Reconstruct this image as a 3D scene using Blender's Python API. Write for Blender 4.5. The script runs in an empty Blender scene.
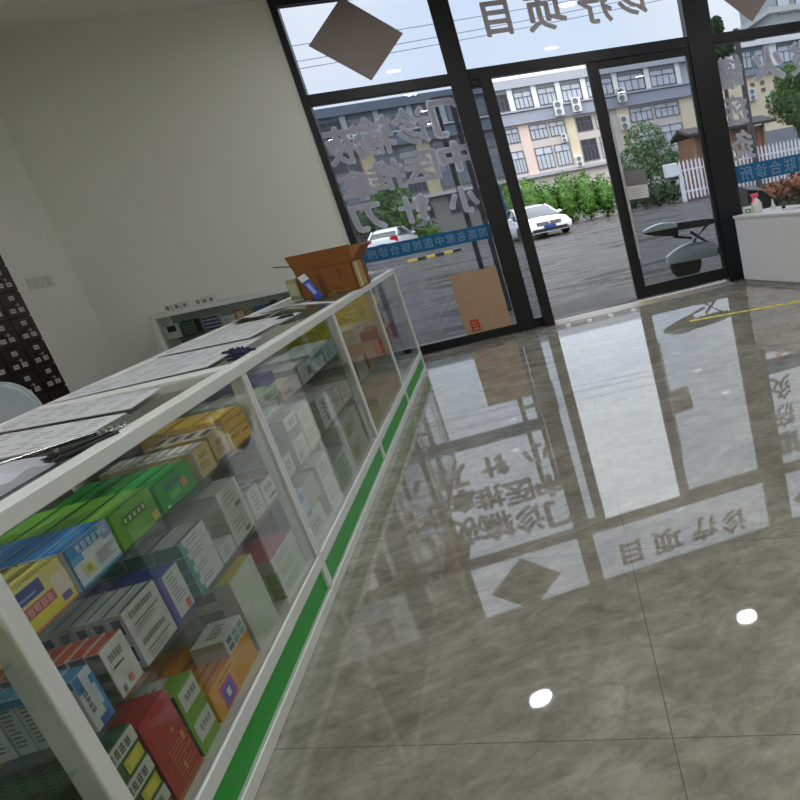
import bpy, bmesh, math, random
from mathutils import Vector, Matrix
rnd = random.Random(11)
SC = bpy.context.scene
COL = SC.collection

# ---------------------------------------------------------------- helpers
def lin(c):
    def f(v):
        v = v / 255.0
        return v / 12.92 if v <= 0.04045 else ((v + 0.055) / 1.055) ** 2.4
    return (f(c[0]), f(c[1]), f(c[2]), 1.0)

MATS = {}
def M(name, rgb=(128, 128, 128), rough=0.5, metal=0.0, var=0.06, scale=8.0, ior=1.45, bump=0.0, emit=0.0, coat=0.0, trans=0.0):
    """procedural principled material: colour gently varied by noise"""
    if name in MATS:
        return MATS[name]
    m = bpy.data.materials.new(name)
    m.use_nodes = True
    nt = m.node_tree
    b = nt.nodes['Principled BSDF']
    c = lin(rgb)
    tc = nt.nodes.new('ShaderNodeTexCoord')
    nz = nt.nodes.new('ShaderNodeTexNoise')
    nz.inputs['Scale'].default_value = scale
    nz.inputs['Detail'].default_value = 4
    nt.links.new(tc.outputs['Object'], nz.inputs['Vector'])
    rp = nt.nodes.new('ShaderNodeValToRGB')
    rp.color_ramp.elements[0].position = 0.3
    rp.color_ramp.elements[1].position = 0.7
    rp.color_ramp.elements[0].color = (c[0] * (1 - var), c[1] * (1 - var), c[2] * (1 - var), 1)
    rp.color_ramp.elements[1].color = (min(1, c[0] * (1 + var)), min(1, c[1] * (1 + var)), min(1, c[2] * (1 + var)), 1)
    nt.links.new(nz.outputs['Fac'], rp.inputs['Fac'])
    nt.links.new(rp.outputs['Color'], b.inputs['Base Color'])
    b.inputs['Roughness'].default_value = rough
    b.inputs['Metallic'].default_value = metal
    b.inputs['IOR'].default_value = ior
    b.inputs['Coat Weight'].default_value = coat
    if trans:
        b.inputs['Transmission Weight'].default_value = trans
    if bump:
        bp = nt.nodes.new('ShaderNodeBump')
        bp.inputs['Strength'].default_value = bump
        nt.links.new(nz.outputs['Fac'], bp.inputs['Height'])
        nt.links.new(bp.outputs['Normal'], b.inputs['Normal'])
    if emit:
        b.inputs['Emission Color'].default_value = c
        b.inputs['Emission Strength'].default_value = emit
    MATS[name] = m
    return m

def CM(rgb, rough=0.45):
    """print colour on packaging"""
    rgb = tuple(int(v * .95) for v in rgb)
    return M('print_%02x%02x%02x_%d' % (rgb[0], rgb[1], rgb[2], int(rough * 100)), rgb, rough, var=0.04)

def glass(name, tint, ior=1.45, rough=0.0, gloss=(1, 1, 1), boost=1.0):
    if name in MATS:
        return MATS[name]
    m = bpy.data.materials.new(name)
    m.use_nodes = True
    nt = m.node_tree
    nt.nodes.clear()
    out = nt.nodes.new('ShaderNodeOutputMaterial')
    mix = nt.nodes.new('ShaderNodeMixShader')
    tr = nt.nodes.new('ShaderNodeBsdfTransparent')
    gl = nt.nodes.new('ShaderNodeBsdfGlossy')
    fr = nt.nodes.new('ShaderNodeFresnel')
    tr.inputs['Color'].default_value = (*tint, 1)
    gl.inputs['Color'].default_value = (*gloss, 1)
    gl.inputs['Roughness'].default_value = rough
    # same reflectance on entering and leaving the thin pane
    ge = nt.nodes.new('ShaderNodeNewGeometry')
    mr = nt.nodes.new('ShaderNodeMapRange')
    mr.inputs['To Min'].default_value = ior; mr.inputs['To Max'].default_value = 1.0 / ior
    nt.links.new(ge.outputs['Backfacing'], mr.inputs['Value']); nt.links.new(mr.outputs[0], fr.inputs['IOR'])
    if boost != 1.0:
        mm = nt.nodes.new('ShaderNodeMath'); mm.operation = 'MULTIPLY'; mm.inputs[1].default_value = boost; mm.use_clamp = True
        nt.links.new(fr.outputs[0], mm.inputs[0]); nt.links.new(mm.outputs[0], mix.inputs['Fac'])
    else:
        nt.links.new(fr.outputs[0], mix.inputs['Fac'])
    nt.links.new(tr.outputs[0], mix.inputs[1])
    nt.links.new(gl.outputs[0], mix.inputs[2])
    nt.links.new(mix.outputs[0], out.inputs['Surface'])
    MATS[name] = m
    return m

def film(name, rgb, opacity, trl=0.3):
    """thin adhesive or plastic film: partly see-through, partly translucent"""
    if name in MATS:
        return MATS[name]
    m = bpy.data.materials.new(name)
    m.use_nodes = True
    nt = m.node_tree
    nt.nodes.clear()
    c = lin(rgb)
    out = nt.nodes.new('ShaderNodeOutputMaterial')
    tr = nt.nodes.new('ShaderNodeBsdfTransparent')
    df = nt.nodes.new('ShaderNodeBsdfDiffuse')
    tl = nt.nodes.new('ShaderNodeBsdfTranslucent')
    nz = nt.nodes.new('ShaderNodeTexNoise'); nz.inputs['Scale'].default_value = 14
    hs = nt.nodes.new('ShaderNodeMixRGB'); hs.blend_type = 'MULTIPLY'; hs.inputs[0].default_value = 0.12
    hs.inputs[1].default_value = c
    nt.links.new(nz.outputs['Color'], hs.inputs[2])
    nt.links.new(hs.outputs[0], df.inputs['Color']); nt.links.new(hs.outputs[0], tl.inputs['Color'])
    m1 = nt.nodes.new('ShaderNodeMixShader'); m1.inputs[0].default_value = trl
    m2 = nt.nodes.new('ShaderNodeMixShader'); m2.inputs[0].default_value = opacity
    nt.links.new(df.outputs[0], m1.inputs[1]); nt.links.new(tl.outputs[0], m1.inputs[2])
    nt.links.new(tr.outputs[0], m2.inputs[1]); nt.links.new(m1.outputs[0], m2.inputs[2])
    nt.links.new(m2.outputs[0], out.inputs['Surface'])
    MATS[name] = m
    return m

class MB:
    """collects shapes with materials, linked as one mesh object"""
    def __init__(s):
        s.v = []; s.f = []; s.m = []; s.mats = []
    def mi(s, m):
        if m not in s.mats: s.mats.append(m)
        return s.mats.index(m)
    def add(s, vs, fs, m):
        k = len(s.v); i = s.mi(m)
        s.v += [tuple(v) for v in vs]
        for f in fs:
            s.f.append([k + a for a in f]); s.m.append(i)
        return s
    def box(s, x0, x1, y0, y1, z0, z1, m, T=None):
        if x0 > x1: x0, x1 = x1, x0
        if y0 > y1: y0, y1 = y1, y0
        vs = [Vector(p) for p in ((x0,y0,z0),(x1,y0,z0),(x1,y1,z0),(x0,y1,z0),(x0,y0,z1),(x1,y0,z1),(x1,y1,z1),(x0,y1,z1))]
        if T is not None: vs = [T @ v for v in vs]
        return s.add(vs, [(0,3,2,1),(4,5,6,7),(0,1,5,4),(1,2,6,5),(2,3,7,6),(3,0,4,7)], m)
    def rbox(s, x0, x1, y0, y1, z0, z1, m, b=0.005, seg=2, T=None):
        bm = bmesh.new()
        bmesh.ops.create_cube(bm, size=1)
        for v in bm.verts:
            v.co = Vector(((x0+x1)/2 + v.co.x*abs(x1-x0), (y0+y1)/2 + v.co.y*abs(y1-y0), (z0+z1)/2 + v.co.z*abs(z1-z0)))
        bmesh.ops.bevel(bm, geom=bm.edges[:], offset=b, segments=seg, affect='EDGES', profile=0.5)
        return s.bm(bm, m, T)
    def bm(s, bm, m, T=None):
        bm.verts.ensure_lookup_table(); bm.verts.index_update()
        vs = [(T @ v.co) if T is not None else v.co.copy() for v in bm.verts]
        s.add(vs, [[v.index for v in f.verts] for f in bm.faces], m)
        bm.free(); return s
    def quad(s, a, b, c, d, m):
        return s.add([a, b, c, d], [(0, 1, 2, 3)], m)
    def prism(s, pts, axis, a0, a1, m, T=None):
        """outline pts in the plane across axis, extruded a0..a1 along it"""
        n = len(pts)
        def mk(p, a):
            return {'x': (a, p[0], p[1]), 'y': (p[0], a, p[1]), 'z': (p[0], p[1], a)}[axis]
        vs = [Vector(mk(p, a0)) for p in pts] + [Vector(mk(p, a1)) for p in pts]
        if T is not None: vs = [T @ v for v in vs]
        fs = [list(range(n))[::-1], [n + i for i in range(n)]] + [(i, (i+1) % n, n + (i+1) % n, n + i) for i in range(n)]
        return s.add(vs, fs, m)
    def tube(s, pts, r, m, n=10, T=None):
        pts = [Vector(p) for p in pts]
        rs = r if isinstance(r, (list, tuple)) else [r] * len(pts)
        vs = []; fs = []
        for i, p in enumerate(pts):
            d = (pts[min(i+1, len(pts)-1)] - pts[max(i-1, 0)]).normalized()
            up = Vector((0, 0, 1)) if abs(d.z) < 0.9 else Vector((1, 0, 0))
            a = d.cross(up).normalized(); b = d.cross(a).normalized()
            for k in range(n):
                t = 2 * math.pi * k / n
                vs.append(p + (a * math.cos(t) + b * math.sin(t)) * rs[i])
        for i in range(len(pts) - 1):
            for k in range(n):
                fs.append((i*n + k, i*n + (k+1) % n, (i+1)*n + (k+1) % n, (i+1)*n + k))
        fs.append(list(range(n))[::-1]); fs.append([(len(pts)-1)*n + k for k in range(n)])
        if T is not None: vs = [T @ v for v in vs]
        return s.add(vs, fs, m)
    def lathe(s, prof, m, n=20, T=None, c=(0, 0)):
        """prof = (radius, z) pairs"""
        vs = []; fs = []
        for r, z in prof:
            for k in range(n):
                t = 2 * math.pi * k / n
                vs.append(Vector((c[0] + r * math.cos(t), c[1] + r * math.sin(t), z)))
        for i in range(len(prof) - 1):
            for k in range(n):
                fs.append((i*n + k, i*n + (k+1) % n, (i+1)*n + (k+1) % n, (i+1)*n + k))
        fs.append(list(range(n))[::-1]); fs.append([(len(prof)-1)*n + k for k in range(n)])
        if T is not None: vs = [T @ v for v in vs]
        return s.add(vs, fs, m)
    def ball(s, c, r, m, sub=2, sc=(1, 1, 1), jit=0.0, T=None):
        bm = bmesh.new()
        bmesh.ops.create_icosphere(bm, subdivisions=sub, radius=1)
        for v in bm.verts:
            k = r * (1 + (rnd.random() - .5) * jit)
            v.co = Vector((c[0] + v.co.x * k * sc[0], c[1] + v.co.y * k * sc[1], c[2] + v.co.z * k * sc[2]))
        return s.bm(bm, m, T)
    def loft(s, secs, m, cap=True, T=None):
        n = len(secs[0]); vs = []; fs = []
        for sec in secs: vs += [Vector(p) for p in sec]
        for i in range(len(secs) - 1):
            for k in range(n):
                fs.append((i*n + k, i*n + (k+1) % n, (i+1)*n + (k+1) % n, (i+1)*n + k))
        if cap:
            fs.append(list(range(n))[::-1]); fs.append([(len(secs)-1)*n + k for k in range(n)])
        if T is not None: vs = [T @ v for v in vs]
        return s.add(vs, fs, m)
    def build(s, name, parent=None, smooth=False, loc=None, fix=True):
        me = bpy.data.meshes.new(name)
        me.from_pydata([tuple(v) for v in s.v], [], s.f)
        for m in s.mats: me.materials.append(m)
        for p, i in zip(me.polygons, s.m):
            p.material_index = i
        if fix:
            bm = bmesh.new(); bm.from_mesh(me)
            bmesh.ops.recalc_face_normals(bm, faces=bm.faces[:])
            bm.to_mesh(me); bm.free()
        if smooth:
            for p in me.polygons: p.use_smooth = True
            me.set_sharp_from_angle(angle=math.radians(38))
        me.update()
        o = bpy.data.objects.new(name, me)
        COL.objects.link(o)
        if parent is not None: o.parent = parent
        if loc is not None: o.location = loc
        return o

def tag(o, label, cat, group=None, kind=None):
    o['label'] = label; o['category'] = cat
    if group: o['group'] = group
    if kind: o['kind'] = kind
    return o
def thing(name, label, cat, loc=(0, 0, 0), rz=0.0, group=None):
    o = bpy.data.objects.new(name, None)
    o.empty_display_size = 0.1
    COL.objects.link(o)
    o.location = loc; o.rotation_euler = (0, 0, rz)
    return tag(o, label, cat, group)
def struct(name, mb, smooth=False):
    o = mb.build(name, smooth=smooth)
    o['kind'] = 'structure'
    return o
ORD = ['first', 'second', 'third', 'fourth', 'fifth', 'sixth', 'seventh', 'eighth', 'ninth', 'tenth']

def text_geo(s, size, bold=0.0, spacing=1.0):
    """flat glyph outlines -> (verts2d, faces), centred"""
    cu = bpy.data.curves.new('glyphs', 'FONT')
    cu.body = s; cu.size = size; cu.offset = bold; cu.align_x = 'CENTER'; cu.align_y = 'CENTER'
    cu.space_character = spacing; cu.resolution_u = 3; cu.fill_mode = 'FRONT' if hasattr(cu, 'fill_mode') else 'BOTH'
    o = bpy.data.objects.new('glyphs', cu)
    COL.objects.link(o)
    dg = bpy.context.evaluated_depsgraph_get()
    dg.update()
    me = o.evaluated_get(dg).to_mesh()
    vs = [(v.co.x, v.co.y) for v in me.vertices]
    fs = [tuple(p.vertices) for p in me.polygons]
    o.evaluated_get(dg).to_mesh_clear()
    bpy.data.objects.remove(o); bpy.data.curves.remove(cu)
    if vs:
        cx = (min(v[0] for v in vs) + max(v[0] for v in vs)) / 2
        cy = (min(v[1] for v in vs) + max(v[1] for v in vs)) / 2
        vs = [(v[0] - cx, v[1] - cy) for v in vs]
    return vs, fs
# ---------------------------------------------------------------- materials
WHITE_AL = M('white_aluminium', (216, 219, 214), 0.35, var=0.03)
GREEN_PANEL = M('green_panel', (20, 150, 40), 0.4, var=0.05)
BLACK_FRAME = M('black_frame_metal', (19, 19, 22), 0.35, var=0.12, scale=3)
WALL = M('wall_paint', (228, 228, 219), 0.75, var=0.02, scale=1.2)
CEIL = M('ceiling_paint', (236, 236, 230), 0.8, var=0.02, scale=1.5)
STEEL = M('steel', (200, 200, 200), 0.25, metal=1.0, var=0.05)
DARK = M('dark_plastic', (22, 22, 24), 0.4, var=0.1)
GLASS_F = glass('window_glass', (0.72, 0.74, 0.77))
GLASS_C = glass('case_glass', (0.92, 0.935, 0.92), ior=1.25)
GLASS_S = glass('shelf_glass', (0.86, 0.92, 0.88), ior=1.45)

def floor_mat():
    m = bpy.data.materials.new('polished_stone_tile'); m.use_nodes = True
    nt = m.node_tree; N = nt.nodes; L = nt.links
    b = N['Principled BSDF']
    tc = N.new('ShaderNodeTexCoord')
    nz = N.new('ShaderNodeTexNoise'); nz.inputs['Scale'].default_value = 1.6; nz.inputs['Detail'].default_value = 9; nz.inputs['Roughness'].default_value = 0.62; nz.inputs['Distortion'].default_value = 1.2
    mp = N.new('ShaderNodeMapping'); mp.inputs['Rotation'].default_value = (0, 0, 0.45); mp.inputs['Scale'].default_value = (1.0, 1.5, 1.0)
    L.new(tc.outputs['Object'], mp.inputs['Vector']); L.new(mp.outputs[0], nz.inputs['Vector'])
    r1 = N.new('ShaderNodeValToRGB')
    r1.color_ramp.elements[0].position = 0.33; r1.color_ramp.elements[0].color = lin((120, 116, 104))
    r1.color_ramp.elements[1].position = 0.68; r1.color_ramp.elements[1].color = lin((154, 150, 138))
    L.new(nz.outputs['Fac'], r1.inputs['Fac'])
    # fine grain
    n2 = N.new('ShaderNodeTexNoise'); n2.inputs['Scale'].default_value = 9; n2.inputs['Detail'].default_value = 10; n2.inputs['Roughness'].default_value = 0.72; n2.inputs['Distortion'].default_value = 0.6
    L.new(mp.outputs[0], n2.inputs['Vector'])
    mg = N.new('ShaderNodeMixRGB'); mg.blend_type = 'OVERLAY'; mg.inputs[0].default_value = 0.8
    L.new(r1.outputs[0], mg.inputs[1]); L.new(n2.outputs['Fac'], mg.inputs[2])
    # dark veins
    n3 = N.new('ShaderNodeTexNoise'); n3.inputs['Scale'].default_value = 1.1; n3.inputs['Detail'].default_value = 6; n3.inputs['Distortion'].default_value = 2.0
    L.new(mp.outputs[0], n3.inputs['Vector'])
    s1 = N.new('ShaderNodeMath'); s1.operation = 'SUBTRACT'; s1.inputs[1].default_value = 0.5; L.new(n3.outputs['Fac'], s1.inputs[0])
    a1 = N.new('ShaderNodeMath'); a1.operation = 'ABSOLUTE'; L.new(s1.outputs[0], a1.inputs[0])
    r3 = N.new('ShaderNodeValToRGB'); r3.color_ramp.elements[0].position = 0.0; r3.color_ramp.elements[0].color = (0.62, 0.6, 0.58, 1)
    r3.color_ramp.elements[1].position = 0.02; r3.color_ramp.elements[1].color = (1, 1, 1, 1)
    L.new(a1.outputs[0], r3.inputs['Fac'])
    mv = N.new('ShaderNodeMixRGB'); mv.blend_type = 'MULTIPLY'; mv.inputs[0].default_value = 0.35
    L.new(mg.outputs[0], mv.inputs[1]); L.new(r3.outputs[0], mv.inputs[2])
    # grout joints along the two directions of the slabs
    sx = N.new('ShaderNodeSeparateXYZ'); L.new(tc.outputs['Object'], sx.inputs[0])
    def math_(op, a, bb):
        n = N.new('ShaderNodeMath'); n.operation = op
        for i, q in enumerate((a, bb)):
            if q is None: continue
            if isinstance(q, (int, float)): n.inputs[i].default_value = q
            else: L.new(q, n.inputs[i])
        return n.outputs[0]
    def joint(expr, period, half):
        k = math_('DIVIDE', expr, period)
        fr = math_('FRACT', math_('ADD', k, 0.5), None)
        d = math_('MULTIPLY', math_('ABSOLUTE', math_('SUBTRACT', fr, 0.5), None), period)
        return math_('LESS_THAN', d, half)
    e1 = math_('ADD', math_('SUBTRACT', sx.outputs['X'], math_('MULTIPLY', sx.outputs['Y'], 0.0736)), 0.023)
    e2 = math_('ADD', math_('ADD', sx.outputs['Y'], math_('MULTIPLY', sx.outputs['X'], 0.478)), -1.535)
    j = math_('MAXIMUM', joint(e1, 1.75, 0.0016), joint(e2, 1.08, 0.0016))
    mj = N.new('ShaderNodeMixRGB'); mj.inputs[2].default_value = lin((96, 92, 84))
    L.new(j, mj.inputs[0]); L.new(mv.outputs[0], mj.inputs[1])
    L.new(mj.outputs[0], b.inputs['Base Color'])
    b.inputs['Roughness'].default_value = 0.025
    b.inputs['IOR'].default_value = 1.72
    return m
FLOOR = floor_mat()

def street_mat():
    m = bpy.data.materials.new('wet_asphalt'); m.use_nodes = True
    nt = m.node_tree; N = nt.nodes; L = nt.links
    b = N['Principled BSDF']
    tc = N.new('ShaderNodeTexCoord')
    mp = N.new('ShaderNodeMapping'); mp.inputs['Scale'].default_value = (0.3, 1.1, 1.0)
    L.new(tc.outputs['Object'], mp.inputs['Vector'])
    nz = N.new('ShaderNodeTexNoise'); nz.inputs['Scale'].default_value = 0.9; nz.inputs['Detail'].default_value = 8; nz.inputs['Roughness'].default_value = 0.65
    L.new(mp.outputs[0], nz.inputs['Vector'])
    r = N.new('ShaderNodeValToRGB'); r.color_ramp.elements[0].position = 0.40; r.color_ramp.elements[0].color = lin((38, 35, 39))
    r.color_ramp.elements[1].position = 0.60; r.color_ramp.elements[1].color = lin((86, 82, 81))
    L.new(nz.outputs['Fac'], r.inputs['Fac']); L.new(r.outputs[0], b.inputs['Base Color'])
    r2 = N.new('ShaderNodeValToRGB'); r2.color_ramp.elements[0].position = 0.44; r2.color_ramp.elements[0].color = (0.1, 0.1, 0.1, 1)
    r2.color_ramp.elements[1].position = 0.56; r2.color_ramp.elements[1].color = (0.75, 0.75, 0.75, 1)
    L.new(nz.outputs['Fac'], r2.inputs['Fac']); L.new(r2.outputs[0], b.inputs['Roughness'])
    n2 = N.new('ShaderNodeTexNoise'); n2.inputs['Scale'].default_value = 4; n2.inputs['Detail'].default_value = 9; n2.inputs['Roughness'].default_value = 0.75
    L.new(mp.outputs[0], n2.inputs['Vector'])
    bp = N.new('ShaderNodeBump'); bp.inputs['Strength'].default_value = 1.0; bp.inputs['Distance'].default_value = 0.14
    L.new(n2.outputs['Fac'], bp.inputs['Height']); L.new(bp.outputs[0], b.inputs['Normal'])
    b.inputs['Specular IOR Level'].default_value = 0.3
    return m
STREET = street_mat()

# ---------------------------------------------------------------- camera
cam_d = bpy.data.cameras.new('camera')
cam = bpy.data.objects.new('camera', cam_d)
COL.objects.link(cam)
Rm = Matrix(((0.939836, 0.25891, -0.222876), (-0.289279, 0.256088, -0.922354), (-0.181731, 0.931335, 0.315578)))
cam.matrix_world = Matrix.Translation((0, 0, 1.4)) @ Rm.to_4x4()
cam_d.sensor_fit = 'HORIZONTAL'; cam_d.sensor_width = 36
cam_d.lens = 31.11437
cam_d.shift_x = -0.386145
cam_d.clip_start = 0.02; cam_d.clip_end = 400
SC.camera = cam

# ---------------------------------------------------------------- world: bright overcast sky
w = bpy.data.worlds.new('overcast_sky'); SC.world = w; w.use_nodes = True
nt = w.node_tree; bg = nt.nodes['Background']
tc = nt.nodes.new('ShaderNodeTexCoord')
nz = nt.nodes.new('ShaderNodeTexNoise'); nz.inputs['Scale'].default_value = 2.2; nz.inputs['Detail'].default_value = 4
nt.links.new(tc.outputs['Generated'], nz.inputs['Vector'])
rp = nt.nodes.new('ShaderNodeValToRGB')
rp.color_ramp.elements[0].position = 0.36; rp.color_ramp.elements[0].color = (0.76, 0.86, 1.0, 1)
rp.color_ramp.elements[1].position = 0.62; rp.color_ramp.elements[1].color = (0.97, 0.99, 1.0, 1)
nt.links.new(nz.outputs['Fac'], rp.inputs['Fac']); nt.links.new(rp.outputs[0], bg.inputs['Color'])
sx_ = nt.nodes.new('ShaderNodeSeparateXYZ'); nt.links.new(tc.outputs['Generated'], sx_.inputs[0])
mr_ = nt.nodes.new('ShaderNodeMapRange')
mr_.inputs['From Min'].default_value = 0.24; mr_.inputs['From Max'].default_value = 0.6
mr_.inputs['To Min'].default_value = 1.7; mr_.inputs['To Max'].default_value = 3.2
nt.links.new(sx_.outputs['Z'], mr_.inputs['Value']); nt.links.new(mr_.outputs[0], bg.inputs['Strength'])
SC.view_settings.view_transform = 'Standard'; SC.view_settings.look = 'None'
SC.view_settings.gamma = 1.0; SC.view_settings.use_curve_mapping = False
SC.view_settings.exposure = 0.0
SC.cycles.max_bounces = 10; SC.cycles.transparent_max_bounces = 40
SC.cycles.diffuse_bounces = 5; SC.cycles.glossy_bounces = 5
SC.cycles.caustics_reflective = False; SC.cycles.caustics_refractive = False
SC.cycles.sample_clamp_indirect = 6.0

# ---------------------------------------------------------------- room shell
FY = 8.323; CZ = 3.65; XL = -3.983; XR = 6.2; YB = -4.0
struct('floor', MB().box(XL - .2, XR + .2, YB - .2, 8.45, -0.12, 0.0, FLOOR))
struct('ceiling', MB().box(XL - .2, XR + .2, YB - .2, FY + .25, CZ, CZ + .2, CEIL))
struct('wall_left', MB().box(XL - .2, XL, YB - .2, FY + .25, -.05, CZ, WALL))
struct('wall_right', MB().box(XR, XR + .2, YB - .2, FY + .25, -.05, CZ, WALL))
struct('wall_back', MB().box(XL, XR, YB - .2, YB, -.05, CZ, WALL))
struct('wall_front', MB().box(XL, -1.513, FY, FY + .22, -.05, CZ, WALL))

# ---------------------------------------------------------------- glazed shop front
D0, D1 = FY - 0.03, FY + 0.09           # frame depth
def frame_part(name, boxes, parent=None):
    mb = MB()
    for a in boxes: mb.rbox(*a, BLACK_FRAME, 0.004, 1)
    if parent is None: return struct(name, mb)
    return mb.build(name, parent)
GY0, GY1 = FY + 0.02, FY + 0.032        # glass plane
def pane(mb, x0, x1, z0, z1, y0=GY0, y1=GY1): return mb.box(x0, x1, y0, y1, z0, z1, GLASS_F)
# left bay: big pane below the transom, smaller pane above
frame_part('window_1', [(-1.513, -1.447, D0, D1, 0, CZ), (-1.447, -.06, D0, D1, 2.683, 2.785), (-1.447, -.06, D0 - .04, D1, 0.0, .10), (-1.447, -.06, D0, D1, 3.585, CZ)])
o = struct('window_2', pane(pane(MB(), -1.447, -.06, .10, 2.683), -1.447, -.06, 2.785, 3.585))
# main post between left bay and door bay, with the narrow side light
frame_part('trim_1', [(-.075, .125, D0 - .05, D1 + .03, 0, CZ)])
frame_part('window_3', [(.125, 2.575, D0, D1, 2.69, 2.80), (.125, 2.575, D0, D1, 3.585, CZ)])
struct('window_4', pane(MB(), .125, 2.575, 2.80, 3.585))
frame_part('trim_2', [(.225, .345, D0 - .10, D1, 0.0, 2.69), (.125, .225, D0, D1, 0, .105), (.125, .225, D0, D1, 2.62, 2.69)])
struct('window_5', pane(MB(), .125, .225, .105, 2.62))
# wide post right of the door and the right bay
frame_part('trim_3', [(2.56, 2.865, D0 - .02, D1 + .03, 0, CZ)])
frame_part('window_6', [(2.865, XR, D0, D1, 2.68, 2.787), (2.865, XR, D0 - .03, D1, 0, .10), (2.865, XR, D0, D1, 3.585, CZ), (5.1, 5.2, D0, D1, .1, 3.585)])
struct('window_7', pane(pane(pane(pane(MB(), 2.865, 5.1, .10, 2.68), 2.865, 5.1, 2.787, 3.585), 5.2, XR, .10, 2.68), 5.2, XR, 2.787, 3.585))
struct('trim_4', MB().rbox(.345, 2.56, 8.06, 8.45, -.10, .003, M('pale_reflection_slab', (150, 144, 141), 0.75, var=.05), .002, 1))  # added matte slab, its pale colour standing in for the floor's sky reflection
# glass door leaf, closed, with long steel pulls
dr = struct('door_1', MB().rbox(1.372, 1.50, D0, D0 + .07, .045, 2.685, BLACK_FRAME, .004, 1).rbox(2.515, 2.56, D0, D0 + .07, .045, 2.685, BLACK_FRAME, .004, 1)
            .rbox(1.50, 2.515, D0, D0 + .07, 2.615, 2.685, BLACK_FRAME, .004, 1).rbox(1.50, 2.515, D0, D0 + .07, .045, .185, BLACK_FRAME, .004, 1))
pane(MB(), 1.50, 2.515, .185, 2.615).build('pane', dr)
for yy, nm in ((D0 - .055, 'inside'), (D0 + .125, 'outside')):
    mb = MB().tube([(1.50 if nm == 'inside' else 1.43, yy, .52), (1.50 if nm == 'inside' else 1.43, yy, 2.06)], .017, M('brushed_steel', (196, 196, 198), .3, metal=.35), 12)
    xx = 1.50 if nm == 'inside' else 1.43
    for zz in (.70, 1.86):
        mb.tube([(xx, yy, zz), (1.45, D0 + .03, zz)], .011, STEEL, 10)
    mb.build('handle', dr, smooth=True)

# ---------------------------------------------------------------- stickers on the glass
SY0, SY1 = GY0 - .0035, GY0 - .001      # inner face of the glass
LET = film('white_letter_vinyl', (205, 198, 202), 1.0, 0.10)
LETL = film('pale_letter_vinyl', (244, 244, 250), 0.95, 0.7)
def char(ch, cx, cz, wdt, hgt, mat, label, group, bold=.012, name='window_letter', y=SY0):
    vs, fs = text_geo(ch, 1.0, 0.0)
    if not vs: return
    w0 = max(v[0] for v in vs) - min(v[0] for v in vs); h0 = max(v[1] for v in vs) - min(v[1] for v in vs)
    mb = MB()
    base = vs
    for q_, (ox, oy) in enumerate(((0, 0), (bold, 0), (-bold, 0), (0, bold), (0, -bold), (bold*.7, bold*.7), (-bold*.7, -bold*.7), (bold*.7, -bold*.7), (-bold*.7, bold*.7))):
        glyph_copy(mb, [(v[0] + ox, v[1] + oy) for v in base], fs, wdt / w0, hgt / h0, y - .00008 * q_, mat)
    o = mb.build(name, loc=(cx, 0, cz), fix=False)
    tag(o, label, 'letter', group)
    return o
def glyph_copy(mb, vs, fs, kx, kz, y, mat):
    wdt, w0, hgt, h0 = kx, 1.0, kz, 1.0
    n = len(vs)
    P = [(-v[0] * wdt / w0, y, v[1] * hgt / h0) for v in vs] + [(-v[0] * wdt / w0, y + .002, v[1] * hgt / h0) for v in vs]
    F = [tuple(reversed(f)) for f in fs] + [tuple(n + i for i in f) for f in fs]
    cnt = {}
    for f in fs:
        for a, b in zip(f, f[1:] + f[:1]):
            cnt[(a, b)] = 1
    for (a, b) in cnt:
        if (b, a) not in cnt: F.append((a, b, n + b, n + a))
    mb.add(P, F, mat)
pos4 = ['leftmost', 'second', 'third', 'rightmost']
g = 'mirrored characters across the pane above the door'
for i, (ch, cx, cz, ww, hh) in enumerate((('目', .562, 3.24, .26, .31), ('项', 1.075, 3.235, .40, .33), ('疗', 1.60, 3.24, .36, .34), ('诊', 2.03, 3.27, .36, .34))):
    char(ch, cx, cz, ww, hh, LET, 'grey mirrored character %s on the pane above the glass door' % ('at far left', 'second from left', 'third from left', 'at far right')[i], g, .028)
rows = [('液输诊门', [(-1.27, 2.28), (-.95, 2.325), (-.57, 2.355), (-.175, 2.385)], .35, .36, 'top row'),
        ('拿推医中', [(-1.27, 1.875), (-.955, 1.925), (-.60, 1.955), (-.215, 1.99)], .34, .29, 'middle row'),
        ('刀针小', [(-1.265, 1.545), (-.785, 1.545), (-.27, 1.545)], .30, .26, 'bottom row')]
for s, pts, ww, hh, rn in rows:
    for i, (ch, (cx, cz)) in enumerate(zip(s, pts)):
        k = ('at far left', 'second from left', 'third from left', 'at far right')[i] if len(s) == 4 else ('at far left', 'in the middle', 'at far right')[i]
        char(ch, cx, cz, ww, hh, LETL, 'pale mirrored character %s in the %s on the left pane' % (k, rn), 'mirrored characters on the left pane', .055 if ch in '门中小针刀' else .034)
for i, (ch, cx, cz, ww, hh, k) in enumerate((('罐', 3.02, 2.36, .30, .34, 'top row, beside the wide black post'), ('火', 3.50, 2.40, .38, .34, 'top row, second from the black post'), ('拔', 3.96, 2.40, .32, .36, 'top row, at the right edge'),
        ('痧', 3.02, 1.96, .28, .32, 'middle row, beside the wide black post'), ('灸', 3.03, 1.56, .28, .32, 'bottom row, beside the wide black post'))):
    char(ch, cx, cz, ww, hh, LETL, 'pale mirrored character in the %s on the right pane' % k, 'mirrored characters on the right pane', .055 if ch == '火' else .028)
DIA = M('taupe_card', (150, 138, 134), 0.7, var=.03)
def diamond(cx, cz, hw, hh, label):
    o = MB().prism([(-hw, 0), (.02, -hh), (hw, 0), (-.02, hh)], 'y', SY0 - .001, SY0 + .0015, DIA).build('diamond_sticker', loc=(cx, 0, cz))
    tag(o, label, 'sticker', 'diamond paper cuts on the upper panes')
diamond(-.84, 3.22, .45, .385, 'taupe diamond paper on the upper left pane')
diamond(3.36, 3.24, .42, .385, 'taupe diamond paper on the upper right pane')
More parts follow.
